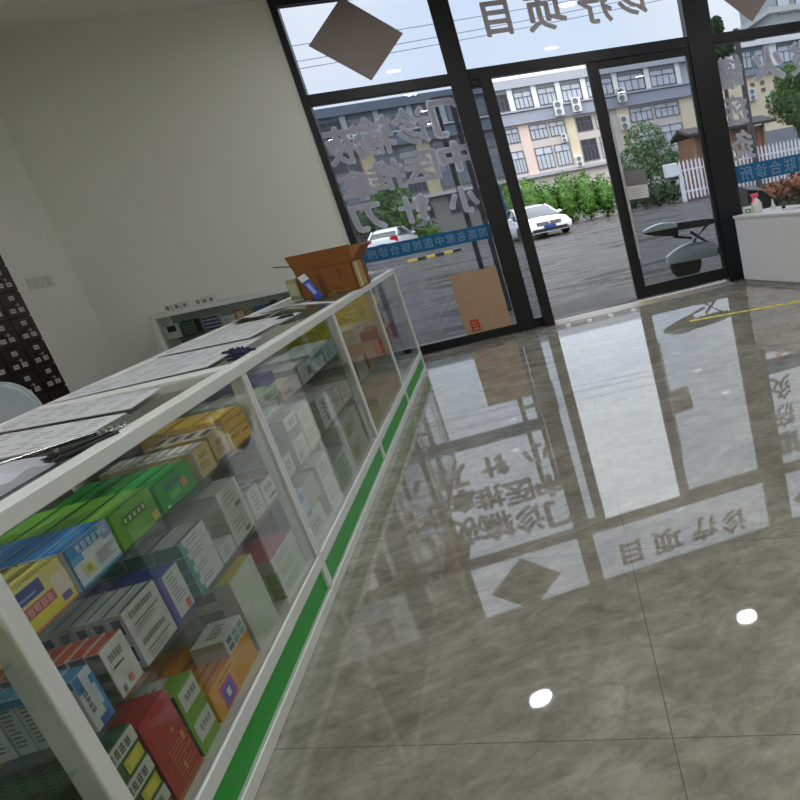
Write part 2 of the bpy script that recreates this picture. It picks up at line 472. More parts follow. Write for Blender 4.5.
BLUEF = film('blue_banner_film', (52, 118, 168), 0.9, 0.12)
def banner(x0, x1, z0, z1, s, n, label, zt=None):
    b = thing('window_banner', label, 'banner', ((x0 + x1) / 2, 0, (z0 + z1) / 2), 0, 'blue lettered strips on the window panes')
    wv = (x1 - x0) / 2; hv = (z1 - z0) / 2
    MB().box(-wv, wv, SY0, SY0 + .002, -hv, hv, BLUEF).build('strip', b)
    vs, fs = text_geo(s, 1.0, .01, 1.25)
    w0 = max(v[0] for v in vs) - min(v[0] for v in vs); h0 = max(v[1] for v in vs) - min(v[1] for v in vs)
    k = (2 * wv * .94) / w0
    MB().add([(-v[0] * k, SY0 - .0012, v[1] * k) for v in vs], [tuple(reversed(f)) for f in fs], film('banner_text', (150, 182, 206), .8, .15)).build('lettering', b, fix=False)
banner(-1.44, -.08, 1.09, 1.245, '国医名家中医馆联合诊所', 11, 'blue strip with pale lettering low on the left pane')
banner(2.875, 5.09, 1.13, 1.335, '国医名家中医馆联合诊所', 11, 'blue strip with pale lettering low on the right pane')
# notice on the door glass (grey above, white below)
nb = thing('door_notice', 'grey and white notice taped to the glass door beside the pull', 'notice', (1.655, GY0, 1.35))
T = Matrix.Rotation(0.05, 4, 'Y')
MB().box(-.13, .13, -.006, -.002, -.16, .16, M('notice_white', (216, 214, 212), .6), T).build('sheet', nb)
MB().box(-.13, .13, -.0075, -.006, -.01, .16, M('notice_grey', (128, 124, 126), .6), T).build('grey_header', nb)
mb = MB()
for k in range(4): mb.box(-.09, .09 - .03 * (k % 2), -.0075, -.006, -.05 - .025 * k, -.045 - .025 * k, M('notice_ink', (150, 150, 152), .6), T)
mb.build('text_lines', nb)
# ---------------------------------------------------------------- glass display counters
X0 = -1.038                                   # aisle face of the long counters
def counter(label, L, Dp, mids, loc, rz, H=1.03, group='white aluminium glass display counters', shelves=(.51, .77), setback=.03, w0=.05, w1=.08, deep=.022):
    """local frame: length along +y, aisle face at x=0, depth towards -x"""
    c = thing('display_counter', label, 'display counter', loc, rz, group)
    P = .05
    posts = [0.0] + list(mids) + [L - w1]
    mb = MB()
    mb.rbox(-P, 0, 0, L, H - .042, H, WHITE_AL, .003, 1); mb.rbox(-Dp, -Dp + P, 0, L, H - .042, H, WHITE_AL, .003, 1)
    mb.rbox(-Dp + P, -P, 0, P, H - .042, H, WHITE_AL, .003, 1); mb.rbox(-Dp + P, -P, L - P, L, H - .042, H, WHITE_AL, .003, 1)
    mb.build('top_frame', c)
    for i, y in enumerate(posts):
        wd = w0 if i == 0 else w1 if i == len(posts) - 1 else .046
        y0_ = y
        MB().rbox(-P - (deep if i == len(posts) - 1 else 0), -.001, y0_, y + wd, 0.0, H - .042, WHITE_AL, .004, 2).build('post', c)
        MB().rbox(-Dp, -Dp + P, y, y + wd, 0.0, H - .042, WHITE_AL, .004, 2).build('post', c)
    mb = MB()
    mb.rbox(-P, .001, 0, L, .150, .200, WHITE_AL, .003, 1); mb.rbox(-P, .001, 0, L, .0, .048, WHITE_AL, .003, 1)
    mb.rbox(-Dp, -Dp + P, 0, L, .150, .200, WHITE_AL, .003, 1); mb.rbox(-Dp, -Dp + P, 0, L, .0, .048, WHITE_AL, .003, 1)
    for y in (0, L - P):
        mb.rbox(-Dp + P, -P, y, y + P, .150, .200, WHITE_AL, .003, 1); mb.rbox(-Dp + P, -P, y, y + P, .0, .048, WHITE_AL, .003, 1)
    mb.build('base_frame', c)
    for a, b in zip(posts[:-1], posts[1:]):
        MB().box(-.026, -.014, a + .020, b + .004, .048, .150, GREEN_PANEL).build('green_panel', c)
        MB().box(-.012, -.007, a + .018, b + .006, .200, H - .042, GLASS_C).build('front_glass', c)
    for y in (.012, L - .018):
        MB().box(-Dp + P, -P, y, y + .005, .200, H - .042, GLASS_C).build('end_glass', c)
        MB().box(-Dp + P, -P, y, y + .008, .048, .150, GREEN_PANEL).build('green_panel', c)
    MB().box(-Dp + P, -P, P, L - P, H - .014, H - .006, GLASS_C).build('top_glass', c)
    for z in shelves:
        MB().box(-Dp + .05, -setback, .035, L - .035, z - .006, z, GLASS_S).build('glass_shelf', c)
    MB().box(-Dp + .03, -.03, .02, L - .02, .190, .198, M('case_floor_board', (190, 190, 184), .6)).build('floor_board', c)
    mb = MB()
    nd = max(2, int(L / .75))
    for k in range(nd):
        a = .04 + (L - .08) * k / nd; b = .04 + (L - .08) * (k + 1) / nd + .02
        off = .014 if k % 2 else .022
        mb.box(-Dp + off, -Dp + off + .005, a, min(b, L - .04), .2, H - .042, M('sliding_door_panel', (150, 156, 152), .35, var=.04))
    mb.build('sliding_doors', c)
    return c
SK = .07
counter('nearest glass display counter full of medicine boxes under papers', 2.93, .68, [1.447], (X0, 0.0, 0), 0, w1=.022, deep=0)
counter('farther glass display counter in line, with the open carton on top', 4.395, .68, [1.57, 2.93], (X0, 2.935, 0), 0, w0=.024)
counter('low glass display counter standing along the grey front wall', 1.66, .36, [], (-3.40, 7.93, 0), math.radians(-90), group=None)

# ---------------------------------------------------------------- medicine boxes
def glyphs(face, u0, v0, u1, v1, n, col, seed=1, vert=False):
    """a run of small blurred characters inside a rectangle of the face"""
    r = random.Random(seed); out = []
    for k in range(n):
        if vert:
            a0, a1 = u0, u1; b1 = v1 - (v1 - v0) * k / n; b0 = b1 - (v1 - v0) / n * .86
        else:
            a0 = u0 + (u1 - u0) * k / n; a1 = a0 + (u1 - u0) / n * .84; b0, b1 = v0, v1
        w_, h_ = a1 - a0, b1 - b0
        for q in range(3):
            t = b0 + h_ * (q + .1 + .25 * r.random()) / 3
            out.append((face, a0 + w_ * .12 * r.random(), t, a1 - w_ * .12 * r.random(), t + h_ * .13, col))
        for q in range(2):
            t = a0 + w_ * (.12 + .5 * q + .2 * r.random())
            out.append((face, t, b0 + h_ * .1 * r.random(), t + w_ * .14, b1 - h_ * .2 * r.random(), col))
    return out
def lines(face, u0, v0, u1, v1, n, col, seed=1):
    r = random.Random(seed); out = []
    for k in range(n):
        t = v1 - (v1 - v0) * (k + .5) / n
        out.append((face, u0, t, u0 + (u1 - u0) * (.6 + .4 * r.random()), t + (v1 - v0) / n * .38, col))
    return out

def box_mesh(name, w, h, t, body, top=None, near=None, prints=()):
    """carton: width w along y, height h, thickness t along -x; front face at x=0, near end at y=0, bottom z=0"""
    mb = MB(); e = .0015
    mb.rbox(-t, 0, 0, w, 0, h, CM(body), .0012, 1)
    k = .0004
    if top: top = tuple(min(246, v * 1.14) for v in top)  # top colour lightened, in place of light falling on the box tops
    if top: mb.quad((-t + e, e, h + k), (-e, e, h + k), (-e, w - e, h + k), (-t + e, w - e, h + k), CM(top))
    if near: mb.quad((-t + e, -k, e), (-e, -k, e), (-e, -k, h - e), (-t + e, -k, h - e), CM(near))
    lay = 0
    for (f, u0, v0, u1, v1, c) in prints:
        lay += 1; d = .0006 + .00006 * lay
        m = CM(c)
        if f == 'F': mb.quad((d, u0*w, v0*h), (d, u1*w, v0*h), (d, u1*w, v1*h), (d, u0*w, v1*h), m)
        elif f == 'T': mb.quad((-t + v0*t, u0*w, h + d), (-t + v1*t, u0*w, h + d), (-t + v1*t, u1*w, h + d), (-t + v0*t, u1*w, h + d), m)
        elif f == 'N': mb.quad((-t + u0*t, -d, v0*h), (-t + u1*t, -d, v0*h), (-t + u1*t, -d, v1*h), (-t + u0*t, -d, v1*h), m)
    # tuck flap seam on the near end
    mb.quad((-t + .1*t, -.0005, h * .93), (-.1*t, -.0005, h * .93), (-.1*t, -.0005, h * .945), (-t + .1*t, -.0005, h * .945), CM(tuple(v * .7 for v in (near or body))))
    o = mb.build(name, fix=False)
    me = o.data
    bpy.data.objects.remove(o)
    return me
def put(me, label, loc, rz=0.0, group=None, name='medicine_box', cat='medicine box'):
    o = bpy.data.objects.new(name, me); COL.objects.link(o)
    o.location = loc; o.rotation_euler = (0, 0, rz)
    return tag(o, label, cat, group)
XF = -1.076
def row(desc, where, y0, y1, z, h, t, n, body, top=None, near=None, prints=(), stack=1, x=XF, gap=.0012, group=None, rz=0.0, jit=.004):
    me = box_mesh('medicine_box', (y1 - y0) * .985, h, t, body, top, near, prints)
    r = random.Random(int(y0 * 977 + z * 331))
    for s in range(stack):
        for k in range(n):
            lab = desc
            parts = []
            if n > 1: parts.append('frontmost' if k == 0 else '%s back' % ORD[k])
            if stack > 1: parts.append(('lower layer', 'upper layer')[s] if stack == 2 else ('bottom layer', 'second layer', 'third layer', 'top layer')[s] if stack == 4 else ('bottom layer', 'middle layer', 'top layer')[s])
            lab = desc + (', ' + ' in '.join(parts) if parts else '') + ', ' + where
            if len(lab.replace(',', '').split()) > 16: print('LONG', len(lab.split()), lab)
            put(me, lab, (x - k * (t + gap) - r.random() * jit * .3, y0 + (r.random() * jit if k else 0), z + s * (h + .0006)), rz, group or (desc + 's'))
U, MID, BOT = .7705, .5105, .1985
W = (222, 224, 218); GRY = (150, 152, 150); INK = (70, 74, 78)
# -- upper shelf, near counter
row('yellow and white children medicine box', 'behind the near post', 1.497, 1.700, U, .1, .05, 4, (226, 216, 130), top=(214, 196, 70),
    prints=[('F', 0, 0, 1, .42, (226, 210, 40)), ('F', .0, .62, .62, .92, (40, 62, 140)), ('F', .05, .70, .5, .74, (150, 160, 210)), ('F', .12, .30, .72, .55, (196, 96, 92)), ('F', .74, .25, 1, .75, (228, 214, 190)), ('F', .78, .12, .94, .28, (90, 84, 140)), ('F', 0, 0, 1, .05, (206, 120, 60))]
    + glyphs('F', .16, .34, .68, .52, 5, (232, 180, 176), 3) + [('T', 0, .0, 1, .3, (120, 124, 70)), ('T', .35, .5, .95, .9, (235, 225, 130))])
row('yellow and white children medicine box', 'left of the near post', 1.262, 1.44, U, .10, .05, 3, (222, 212, 128), top=(214, 196, 70),
    prints=[('F', 0, 0, 1, .42, (226, 210, 40)), ('F', .1, .5, .8, .85, (196, 96, 92))])
row('pale blue and white children medicine box', 'on the upper shelf', 1.712, 1.897, U, .1, .043, 6, (214, 220, 224), top=(44, 128, 196),
    prints=[('F', 0, .72, 1, 1, (58, 146, 208)), ('F', 0, .56, .3, .72, (92, 170, 216)), ('F', .78, .62, 1, 1, (150, 170, 214)), ('F', 0, 0, 1, .06, (66, 160, 204)), ('F', 0, 0, .05, 1, (20, 110, 140)), ('F', .2, .18, .42, .48, (206, 214, 120)), ('F', .26, .25, .36, .4, (160, 150, 60)), ('T', 0, .9, 1, 1, (150, 196, 222)), ('T', 0, 0, 1, .07, (16, 70, 120))]
    + glyphs('F', .22, .74, .92, .94, 6, (214, 232, 246), 5) + lines('F', .5, .2, .95, .5, 5, (150, 160, 168), 2))
row('yellow-green medicine box with dark outlined characters', 'on the upper shelf', 1.909, 2.120, U, .097, .066, 4, (104, 172, 40), top=(116, 182, 60),
    prints=[('F', .2 + .115*k, .52, .2 + .115*k + .095, .74, (24, 66, 24)) for k in range(5)] + [('F', .22 + .115*k, .56, .22 + .115*k + .055, .70, (176, 214, 140)) for k in range(5)]
    + lines('F', .2, .2, .7, .42, 4, (140, 198, 84), 4) + [('F', .8, .08, .96, .32, (206, 188, 92)), ('T', 0, .0, 1, .06, (40, 84, 20)), ('T', .1, .3, .5, .6, (150, 204, 96)), ('T', 0, .94, 1, 1, (66, 120, 26))])
row('glossy bright green medicine box', 'on the upper shelf', 2.135, 2.365, U, .084, .052, 5, (14, 156, 50), top=(16, 160, 56),
    prints=glyphs('F', .2, .58, .68, .82, 4, (24, 70, 120), 8) + [('F', .62, .3, .78, .62, (206, 150, 70)), ('F', .25, .22, .55, .45, (70, 190, 70)), ('F', .1, .06, .17, .16, (220, 230, 200)), ('T', 0, .93, 1, 1, (12, 110, 30)), ('T', 0, 0, 1, .08, (8, 90, 30)), ('T', .3, .2, .8, .7, (40, 184, 80))])
row('cream fronted medicine box with a white ridged top', 'on the upper shelf', 2.395, 2.532, U, .092, .030, 8, (214, 196, 132), top=(236, 238, 232),
    prints=glyphs('F', .3, .6, .8, .78, 3, (140, 100, 50), 4) + lines('F', .2, .2, .8, .5, 3, (166, 128, 70), 3) + [('F', 0, 0, .07, 1, (120, 160, 190)), ('T', 0, .9, 1, 1, (120, 128, 128)), ('T', .12, .3, .3, .6, (150, 160, 160))])
row('tan medicine box with dark print and a blue foot', 'on the upper shelf', 2.548, 2.676, U, .1, .045, 4, (206, 178, 122), top=(196, 190, 176),
    prints=glyphs('F', .3, .5, .7, .74, 2, (60, 44, 40), 6) + lines('F', .2, .2, .85, .45, 3, (150, 110, 60), 3) + [('F', 0, 0, 1, .1, (50, 70, 140)), ('T', .2, .2, .8, .7, (90, 92, 90))])
row('golden yellow medicine box', 'far end of the upper shelf', 2.690, 2.898, U, .058, .085, 3, (236, 190, 84), top=(230, 184, 84),
    prints=glyphs('F', .1, .55, .5, .8, 3, (150, 100, 40), 6) + [('F', .6, .5, .9, .62, (170, 116, 40)), ('T', 0, .92, 1, 1, (176, 120, 24)), ('F', 0, 0, 1, .05, (170, 116, 30))], stack=2)
# -- middle shelf, near counter
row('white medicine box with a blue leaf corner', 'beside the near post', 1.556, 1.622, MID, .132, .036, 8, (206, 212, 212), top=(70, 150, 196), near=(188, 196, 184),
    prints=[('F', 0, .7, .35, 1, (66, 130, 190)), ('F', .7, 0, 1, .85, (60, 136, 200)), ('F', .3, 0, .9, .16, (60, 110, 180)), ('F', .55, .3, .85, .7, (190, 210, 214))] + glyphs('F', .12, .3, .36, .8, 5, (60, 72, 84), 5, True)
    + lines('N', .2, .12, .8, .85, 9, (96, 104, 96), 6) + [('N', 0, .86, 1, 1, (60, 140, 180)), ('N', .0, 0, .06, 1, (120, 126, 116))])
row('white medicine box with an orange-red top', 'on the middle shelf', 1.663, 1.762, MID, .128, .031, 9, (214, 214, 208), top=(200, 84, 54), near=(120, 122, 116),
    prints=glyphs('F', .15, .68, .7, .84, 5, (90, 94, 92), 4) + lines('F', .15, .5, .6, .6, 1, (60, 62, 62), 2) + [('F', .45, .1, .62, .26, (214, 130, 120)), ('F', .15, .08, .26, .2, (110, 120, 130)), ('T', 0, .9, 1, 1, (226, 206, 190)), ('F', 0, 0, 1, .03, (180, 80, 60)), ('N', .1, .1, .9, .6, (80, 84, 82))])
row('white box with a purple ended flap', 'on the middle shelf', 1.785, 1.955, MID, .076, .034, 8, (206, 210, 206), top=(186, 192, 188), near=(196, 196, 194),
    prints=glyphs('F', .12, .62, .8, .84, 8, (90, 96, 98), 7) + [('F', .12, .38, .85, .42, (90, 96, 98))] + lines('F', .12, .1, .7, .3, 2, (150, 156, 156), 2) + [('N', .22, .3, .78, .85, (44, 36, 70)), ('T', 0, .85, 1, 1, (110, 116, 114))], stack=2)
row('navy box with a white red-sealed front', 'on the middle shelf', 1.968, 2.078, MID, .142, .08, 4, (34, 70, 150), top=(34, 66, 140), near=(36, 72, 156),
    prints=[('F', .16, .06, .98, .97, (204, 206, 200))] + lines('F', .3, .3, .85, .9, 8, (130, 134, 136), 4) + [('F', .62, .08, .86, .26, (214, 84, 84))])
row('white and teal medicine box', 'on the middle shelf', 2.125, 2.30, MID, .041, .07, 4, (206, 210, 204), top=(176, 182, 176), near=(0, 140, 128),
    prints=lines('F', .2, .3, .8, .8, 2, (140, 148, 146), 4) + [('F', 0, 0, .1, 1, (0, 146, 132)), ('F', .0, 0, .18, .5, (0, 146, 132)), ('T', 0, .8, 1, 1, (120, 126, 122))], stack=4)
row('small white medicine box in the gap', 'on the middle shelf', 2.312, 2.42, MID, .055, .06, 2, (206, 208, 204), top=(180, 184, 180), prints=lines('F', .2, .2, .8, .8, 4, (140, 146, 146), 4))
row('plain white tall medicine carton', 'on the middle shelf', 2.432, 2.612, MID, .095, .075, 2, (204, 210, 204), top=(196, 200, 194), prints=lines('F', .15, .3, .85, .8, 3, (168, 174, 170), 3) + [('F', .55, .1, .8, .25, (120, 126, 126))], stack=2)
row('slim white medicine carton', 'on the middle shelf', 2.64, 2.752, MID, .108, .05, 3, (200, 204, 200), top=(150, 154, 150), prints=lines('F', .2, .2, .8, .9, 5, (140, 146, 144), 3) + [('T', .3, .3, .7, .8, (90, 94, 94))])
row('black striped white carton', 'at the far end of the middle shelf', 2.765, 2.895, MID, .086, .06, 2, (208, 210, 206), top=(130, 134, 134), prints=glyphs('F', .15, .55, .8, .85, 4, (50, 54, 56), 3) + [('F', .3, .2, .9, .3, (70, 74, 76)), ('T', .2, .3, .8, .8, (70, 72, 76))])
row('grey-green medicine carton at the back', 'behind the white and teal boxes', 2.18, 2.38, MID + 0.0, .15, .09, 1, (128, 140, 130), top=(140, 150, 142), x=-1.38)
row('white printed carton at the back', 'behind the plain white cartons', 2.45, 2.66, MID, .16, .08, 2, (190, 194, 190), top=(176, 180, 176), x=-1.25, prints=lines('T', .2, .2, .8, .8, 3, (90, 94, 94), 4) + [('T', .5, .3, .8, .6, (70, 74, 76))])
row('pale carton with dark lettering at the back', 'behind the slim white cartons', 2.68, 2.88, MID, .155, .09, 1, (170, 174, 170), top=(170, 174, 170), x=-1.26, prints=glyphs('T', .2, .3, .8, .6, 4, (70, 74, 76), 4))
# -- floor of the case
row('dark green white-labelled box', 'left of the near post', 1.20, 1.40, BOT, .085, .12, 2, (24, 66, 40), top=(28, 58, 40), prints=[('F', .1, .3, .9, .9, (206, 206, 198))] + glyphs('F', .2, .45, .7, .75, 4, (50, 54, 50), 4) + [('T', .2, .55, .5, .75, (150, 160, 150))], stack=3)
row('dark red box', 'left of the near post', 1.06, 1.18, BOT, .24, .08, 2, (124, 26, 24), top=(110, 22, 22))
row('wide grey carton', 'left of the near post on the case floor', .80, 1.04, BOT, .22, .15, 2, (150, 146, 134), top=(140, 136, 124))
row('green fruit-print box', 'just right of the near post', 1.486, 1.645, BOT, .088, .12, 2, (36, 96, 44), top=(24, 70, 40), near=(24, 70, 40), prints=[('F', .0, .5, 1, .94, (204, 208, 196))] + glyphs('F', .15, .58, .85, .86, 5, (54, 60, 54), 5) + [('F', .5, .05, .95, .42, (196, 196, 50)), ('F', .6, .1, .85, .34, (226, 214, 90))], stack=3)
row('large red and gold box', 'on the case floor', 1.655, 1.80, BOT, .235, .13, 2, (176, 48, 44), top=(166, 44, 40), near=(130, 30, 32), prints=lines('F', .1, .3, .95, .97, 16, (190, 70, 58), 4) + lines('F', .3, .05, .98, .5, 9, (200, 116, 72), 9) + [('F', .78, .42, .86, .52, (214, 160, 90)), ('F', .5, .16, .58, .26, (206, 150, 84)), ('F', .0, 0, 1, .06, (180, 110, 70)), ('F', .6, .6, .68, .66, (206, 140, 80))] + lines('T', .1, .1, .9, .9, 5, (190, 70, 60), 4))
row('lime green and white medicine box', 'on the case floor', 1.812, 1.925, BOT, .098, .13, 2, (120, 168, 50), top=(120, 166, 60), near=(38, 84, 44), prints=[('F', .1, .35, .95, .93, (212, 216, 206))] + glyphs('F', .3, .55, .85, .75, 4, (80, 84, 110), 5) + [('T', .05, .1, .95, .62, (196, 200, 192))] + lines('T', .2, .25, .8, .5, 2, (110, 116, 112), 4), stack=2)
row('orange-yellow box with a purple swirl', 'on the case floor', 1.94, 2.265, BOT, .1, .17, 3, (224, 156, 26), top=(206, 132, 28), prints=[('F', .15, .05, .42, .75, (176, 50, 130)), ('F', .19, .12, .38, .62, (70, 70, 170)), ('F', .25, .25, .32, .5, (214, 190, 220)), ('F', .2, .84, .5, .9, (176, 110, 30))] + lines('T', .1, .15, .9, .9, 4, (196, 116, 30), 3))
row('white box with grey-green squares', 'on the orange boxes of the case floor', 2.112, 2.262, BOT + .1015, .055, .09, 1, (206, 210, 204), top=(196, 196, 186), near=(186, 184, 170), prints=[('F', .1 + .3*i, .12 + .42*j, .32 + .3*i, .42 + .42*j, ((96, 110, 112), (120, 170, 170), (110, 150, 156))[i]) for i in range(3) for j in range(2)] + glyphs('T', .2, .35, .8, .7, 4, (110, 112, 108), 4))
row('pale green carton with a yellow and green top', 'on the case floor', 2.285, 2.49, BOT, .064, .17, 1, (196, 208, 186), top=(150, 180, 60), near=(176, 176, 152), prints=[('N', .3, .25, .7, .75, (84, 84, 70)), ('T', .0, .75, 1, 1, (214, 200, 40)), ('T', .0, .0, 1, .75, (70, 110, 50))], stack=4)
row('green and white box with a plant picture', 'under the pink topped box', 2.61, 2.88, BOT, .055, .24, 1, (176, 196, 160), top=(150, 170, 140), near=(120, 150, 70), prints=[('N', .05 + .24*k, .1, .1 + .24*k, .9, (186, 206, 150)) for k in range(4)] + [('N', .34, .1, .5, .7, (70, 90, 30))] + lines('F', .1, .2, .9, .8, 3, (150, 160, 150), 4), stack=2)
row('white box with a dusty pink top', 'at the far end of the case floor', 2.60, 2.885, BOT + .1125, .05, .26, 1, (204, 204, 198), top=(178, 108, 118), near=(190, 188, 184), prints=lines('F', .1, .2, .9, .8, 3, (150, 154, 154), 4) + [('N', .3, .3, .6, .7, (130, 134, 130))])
# -- farther counter, second bay
G1 = lambda s: lines('F', .15, .25, .85, .85, 4, (150, 156, 150), s)
row('white and mint medicine box', 'next to the joint on the upper shelf', 3.015, 3.135, U, .098, .06, 4, (196, 208, 200), top=(170, 190, 176), prints=G1(1) + [('F', .5, .1, .9, .5, (120, 160, 140))])
row('cream and green medicine box', 'on the upper shelf of the second bay', 3.145, 3.315, U, .094, .05, 4, (206, 210, 186), top=(150, 180, 130), prints=G1(2) + [('F', 0, .65, 1, .95, (130, 170, 120)), ('F', .6, .1, .9, .5, (84, 120, 84))])
row('pale pink medicine box', 'on the upper shelf of the second bay', 3.335, 3.65, U, .06, .06, 4, (214, 196, 190), top=(204, 196, 176), prints=G1(3) + [('F', .1, .4, .5, .55, (180, 110, 100))])
row('purple-blue medicine box', 'lying on top of the pale pink boxes', 3.34, 3.60, U + .062, .05, .1, 2, (104, 104, 168), top=(96, 96, 160), x=-1.16, prints=G1(4))
row('white and grey-green medicine box', 'on the upper shelf of the second bay', 3.67, 3.90, U, .085, .06, 4, (200, 206, 200), top=(170, 180, 170), prints=G1(5) + [('F', .6, .2, .9, .7, (110, 130, 120))])
row('teal banded white box', 'on the upper shelf of the second bay', 3.92, 4.16, U, .1, .06, 4, (204, 210, 208), top=(186, 190, 186), prints=G1(6) + [('F', 0, .6, 1, .85, (90, 150, 160))])
row('pale blue-green medicine box', 'far end of the second bay', 4.18, 4.46, U, .09, .07, 3, (176, 200, 196), top=(180, 196, 190), prints=G1(7))
row('white box with green leaves', 'next to the joint on the middle shelf', 3.02, 3.17, MID, .085, .06, 4, (196, 206, 196), top=(84, 130, 100), near=(110, 140, 120), prints=glyphs('F', .2, .3, .8, .8, 3, (70, 120, 90), 5))
row('white medicine carton', 'under the dark green ones on the middle shelf', 3.235, 3.41, MID, .1, .09, 3, (206, 206, 190), top=(190, 190, 176), near=(150, 158, 146), prints=G1(8) + [('F', .1, .1, .5, .4, (130, 150, 110))])
row('dark green and white medicine carton', 'on the white cartons of the middle shelf', 3.235, 3.40, MID + .1015, .105, .09, 3, (206, 210, 204), top=(84, 110, 90), near=(110, 124, 112), prints=[('F', 0, 0, 1, .45, (64, 122, 76))] + glyphs('F', .3, .55, .8, .85, 2, (60, 70, 66), 3))
row('lime-white carton', 'on the middle shelf of the second bay', 3.43, 3.64, MID, .09, .09, 3, (206, 208, 184), top=(190, 196, 170), prints=G1(9), stack=2)
row('white carton with a dark oval', 'on the middle shelf of the second bay', 3.74, 3.96, MID, .155, .08, 3, (206, 208, 204), top=(190, 194, 190), near=(170, 172, 168), prints=[('F', .42, .15, .56, .85, (84, 92, 88))] + G1(10))
row('plain pale grey medicine carton', 'on the middle shelf of the second bay', 3.98, 4.2, MID, .12, .08, 3, (196, 198, 194), top=(180, 184, 178), prints=G1(11))
row('white and pink medicine carton', 'far end of the second bay', 4.22, 4.45, MID, .1, .08, 3, (206, 196, 194), top=(196, 190, 186), prints=G1(12))
row('white carton', 'next to the joint on the case floor, second bay', 3.02, 3.29, BOT, .108, .14, 2, (200, 204, 196), top=(170, 178, 168), prints=glyphs('F', .3, .3, .7, .7, 3, (90, 100, 96), 3) + G1(13))
row('pale blue carton with blue lettering', 'standing on the white cartons by the joint', 3.025, 3.14, BOT + .11, .13, .05, 2, (176, 206, 222), top=(186, 206, 214), prints=glyphs('F', .15, .6, .85, .9, 4, (60, 80, 170), 4) + [('F', .5, 0, 1, .2, (70, 150, 180))])
row('grey-green carton', 'on the case floor of the second bay', 3.15, 3.385, BOT + .11, .12, .14, 2, (150, 160, 148), top=(140, 150, 138), near=(120, 130, 118), x=-1.09)
row('white paper carton', 'on the case floor, second bay', 3.40, 3.60, BOT, .12, .12, 3, (200, 206, 200), top=(180, 186, 178), near=(160, 166, 158), prints=G1(14), stack=2)
row('pale green bag-like carton', 'on the case floor of the second bay', 3.63, 3.95, BOT, .16, .12, 2, (180, 196, 180), top=(170, 184, 170), prints=G1(15))
row('olive printed white carton', 'far end of the second bay floor', 3.97, 4.42, BOT, .13, .14, 2, (196, 200, 190), top=(186, 190, 180), prints=G1(16) + [('F', .2, .2, .5, .7, (150, 160, 100))], stack=2)
# third and fourth bays
row('white carton', 'under the yellow bags on the upper shelf', 5.02, 5.40, U, .05, .12, 2, (206, 206, 190), top=(196, 196, 170), prints=G1(17))
row('small white carton', 'on the middle shelf of the third bay', 4.78, 5.08, MID, .13, .1, 3, (186, 180, 170), top=(170, 164, 150), prints=G1(18))
row('dusty pink carton', 'on the middle shelf of the third bay', 5.16, 5.72, MID, .12, .12, 2, (190, 150, 140), top=(176, 140, 126), prints=G1(19))
row('olive green box', 'on the case floor of the third bay', 4.62, 5.0, BOT, .09, .14, 2, (150, 160, 90), top=(140, 150, 80))
row('beige printed carton', 'on the case floor of the third bay', 5.02, 5.80, BOT, .13, .14, 2, (186, 170, 146), top=(176, 160, 140), prints=G1(20))
row('red fronted carton', 'on the middle shelf of the last bay', 6.32, 6.62, MID, .12, .12, 2, (176, 70, 66), top=(160, 90, 84), prints=G1(21))
YB_ = film('yellow_plastic_bag', (252, 244, 120), .85, .55)
CB_ = film('clear_plastic_bag', (214, 220, 220), .35, .3)
def bag(label, loc, sx, sy, sz, m, seed):
    global rnd
    rnd = random.Random(seed)
    mb = MB()
    bm = bmesh.new(); bmesh.ops.create_icosphere(bm, subdivisions=4, radius=1)
    for v in bm.verts:
        p = v.co.copy()
        k = 1 + .16 * math.sin(7 * p.x + seed) * math.sin(9 * p.y + 2 * seed) + .10 * math.sin(17 * p.z + 13 * p.y + seed) + (rnd.random() - .5) * .05
        e = lambda a: math.copysign(abs(a) ** .7, a)
        v.co = Vector((e(p.x) * sx * k, e(p.y) * sy * k, max(-.98 * sz, e(p.z) * sz * k)))
    mb.bm(bm, m)
    o = mb.build('plastic_bag', smooth=True, loc=loc)
    return tag(o, label, 'plastic bag')
bag('yellow plastic bag filling the third bay upper shelf', (-1.30, 4.85, U + .093), .17, .17, .09, YB_, 3)
bag('crumpled lime yellow plastic bag on the small white cartons', (-1.30, 5.58, U + .083), .17, .16, .08, YB_, 5)
bag('yellow plastic bag on the upper shelf of the last bay', (-1.32, 6.42, U + .073), .17, .3, .07, YB_, 8)
bag('clear plastic bag standing on the case floor of the last bay', (-1.32, 6.86, BOT + .122), .18, .22, .115, CB_, 9)

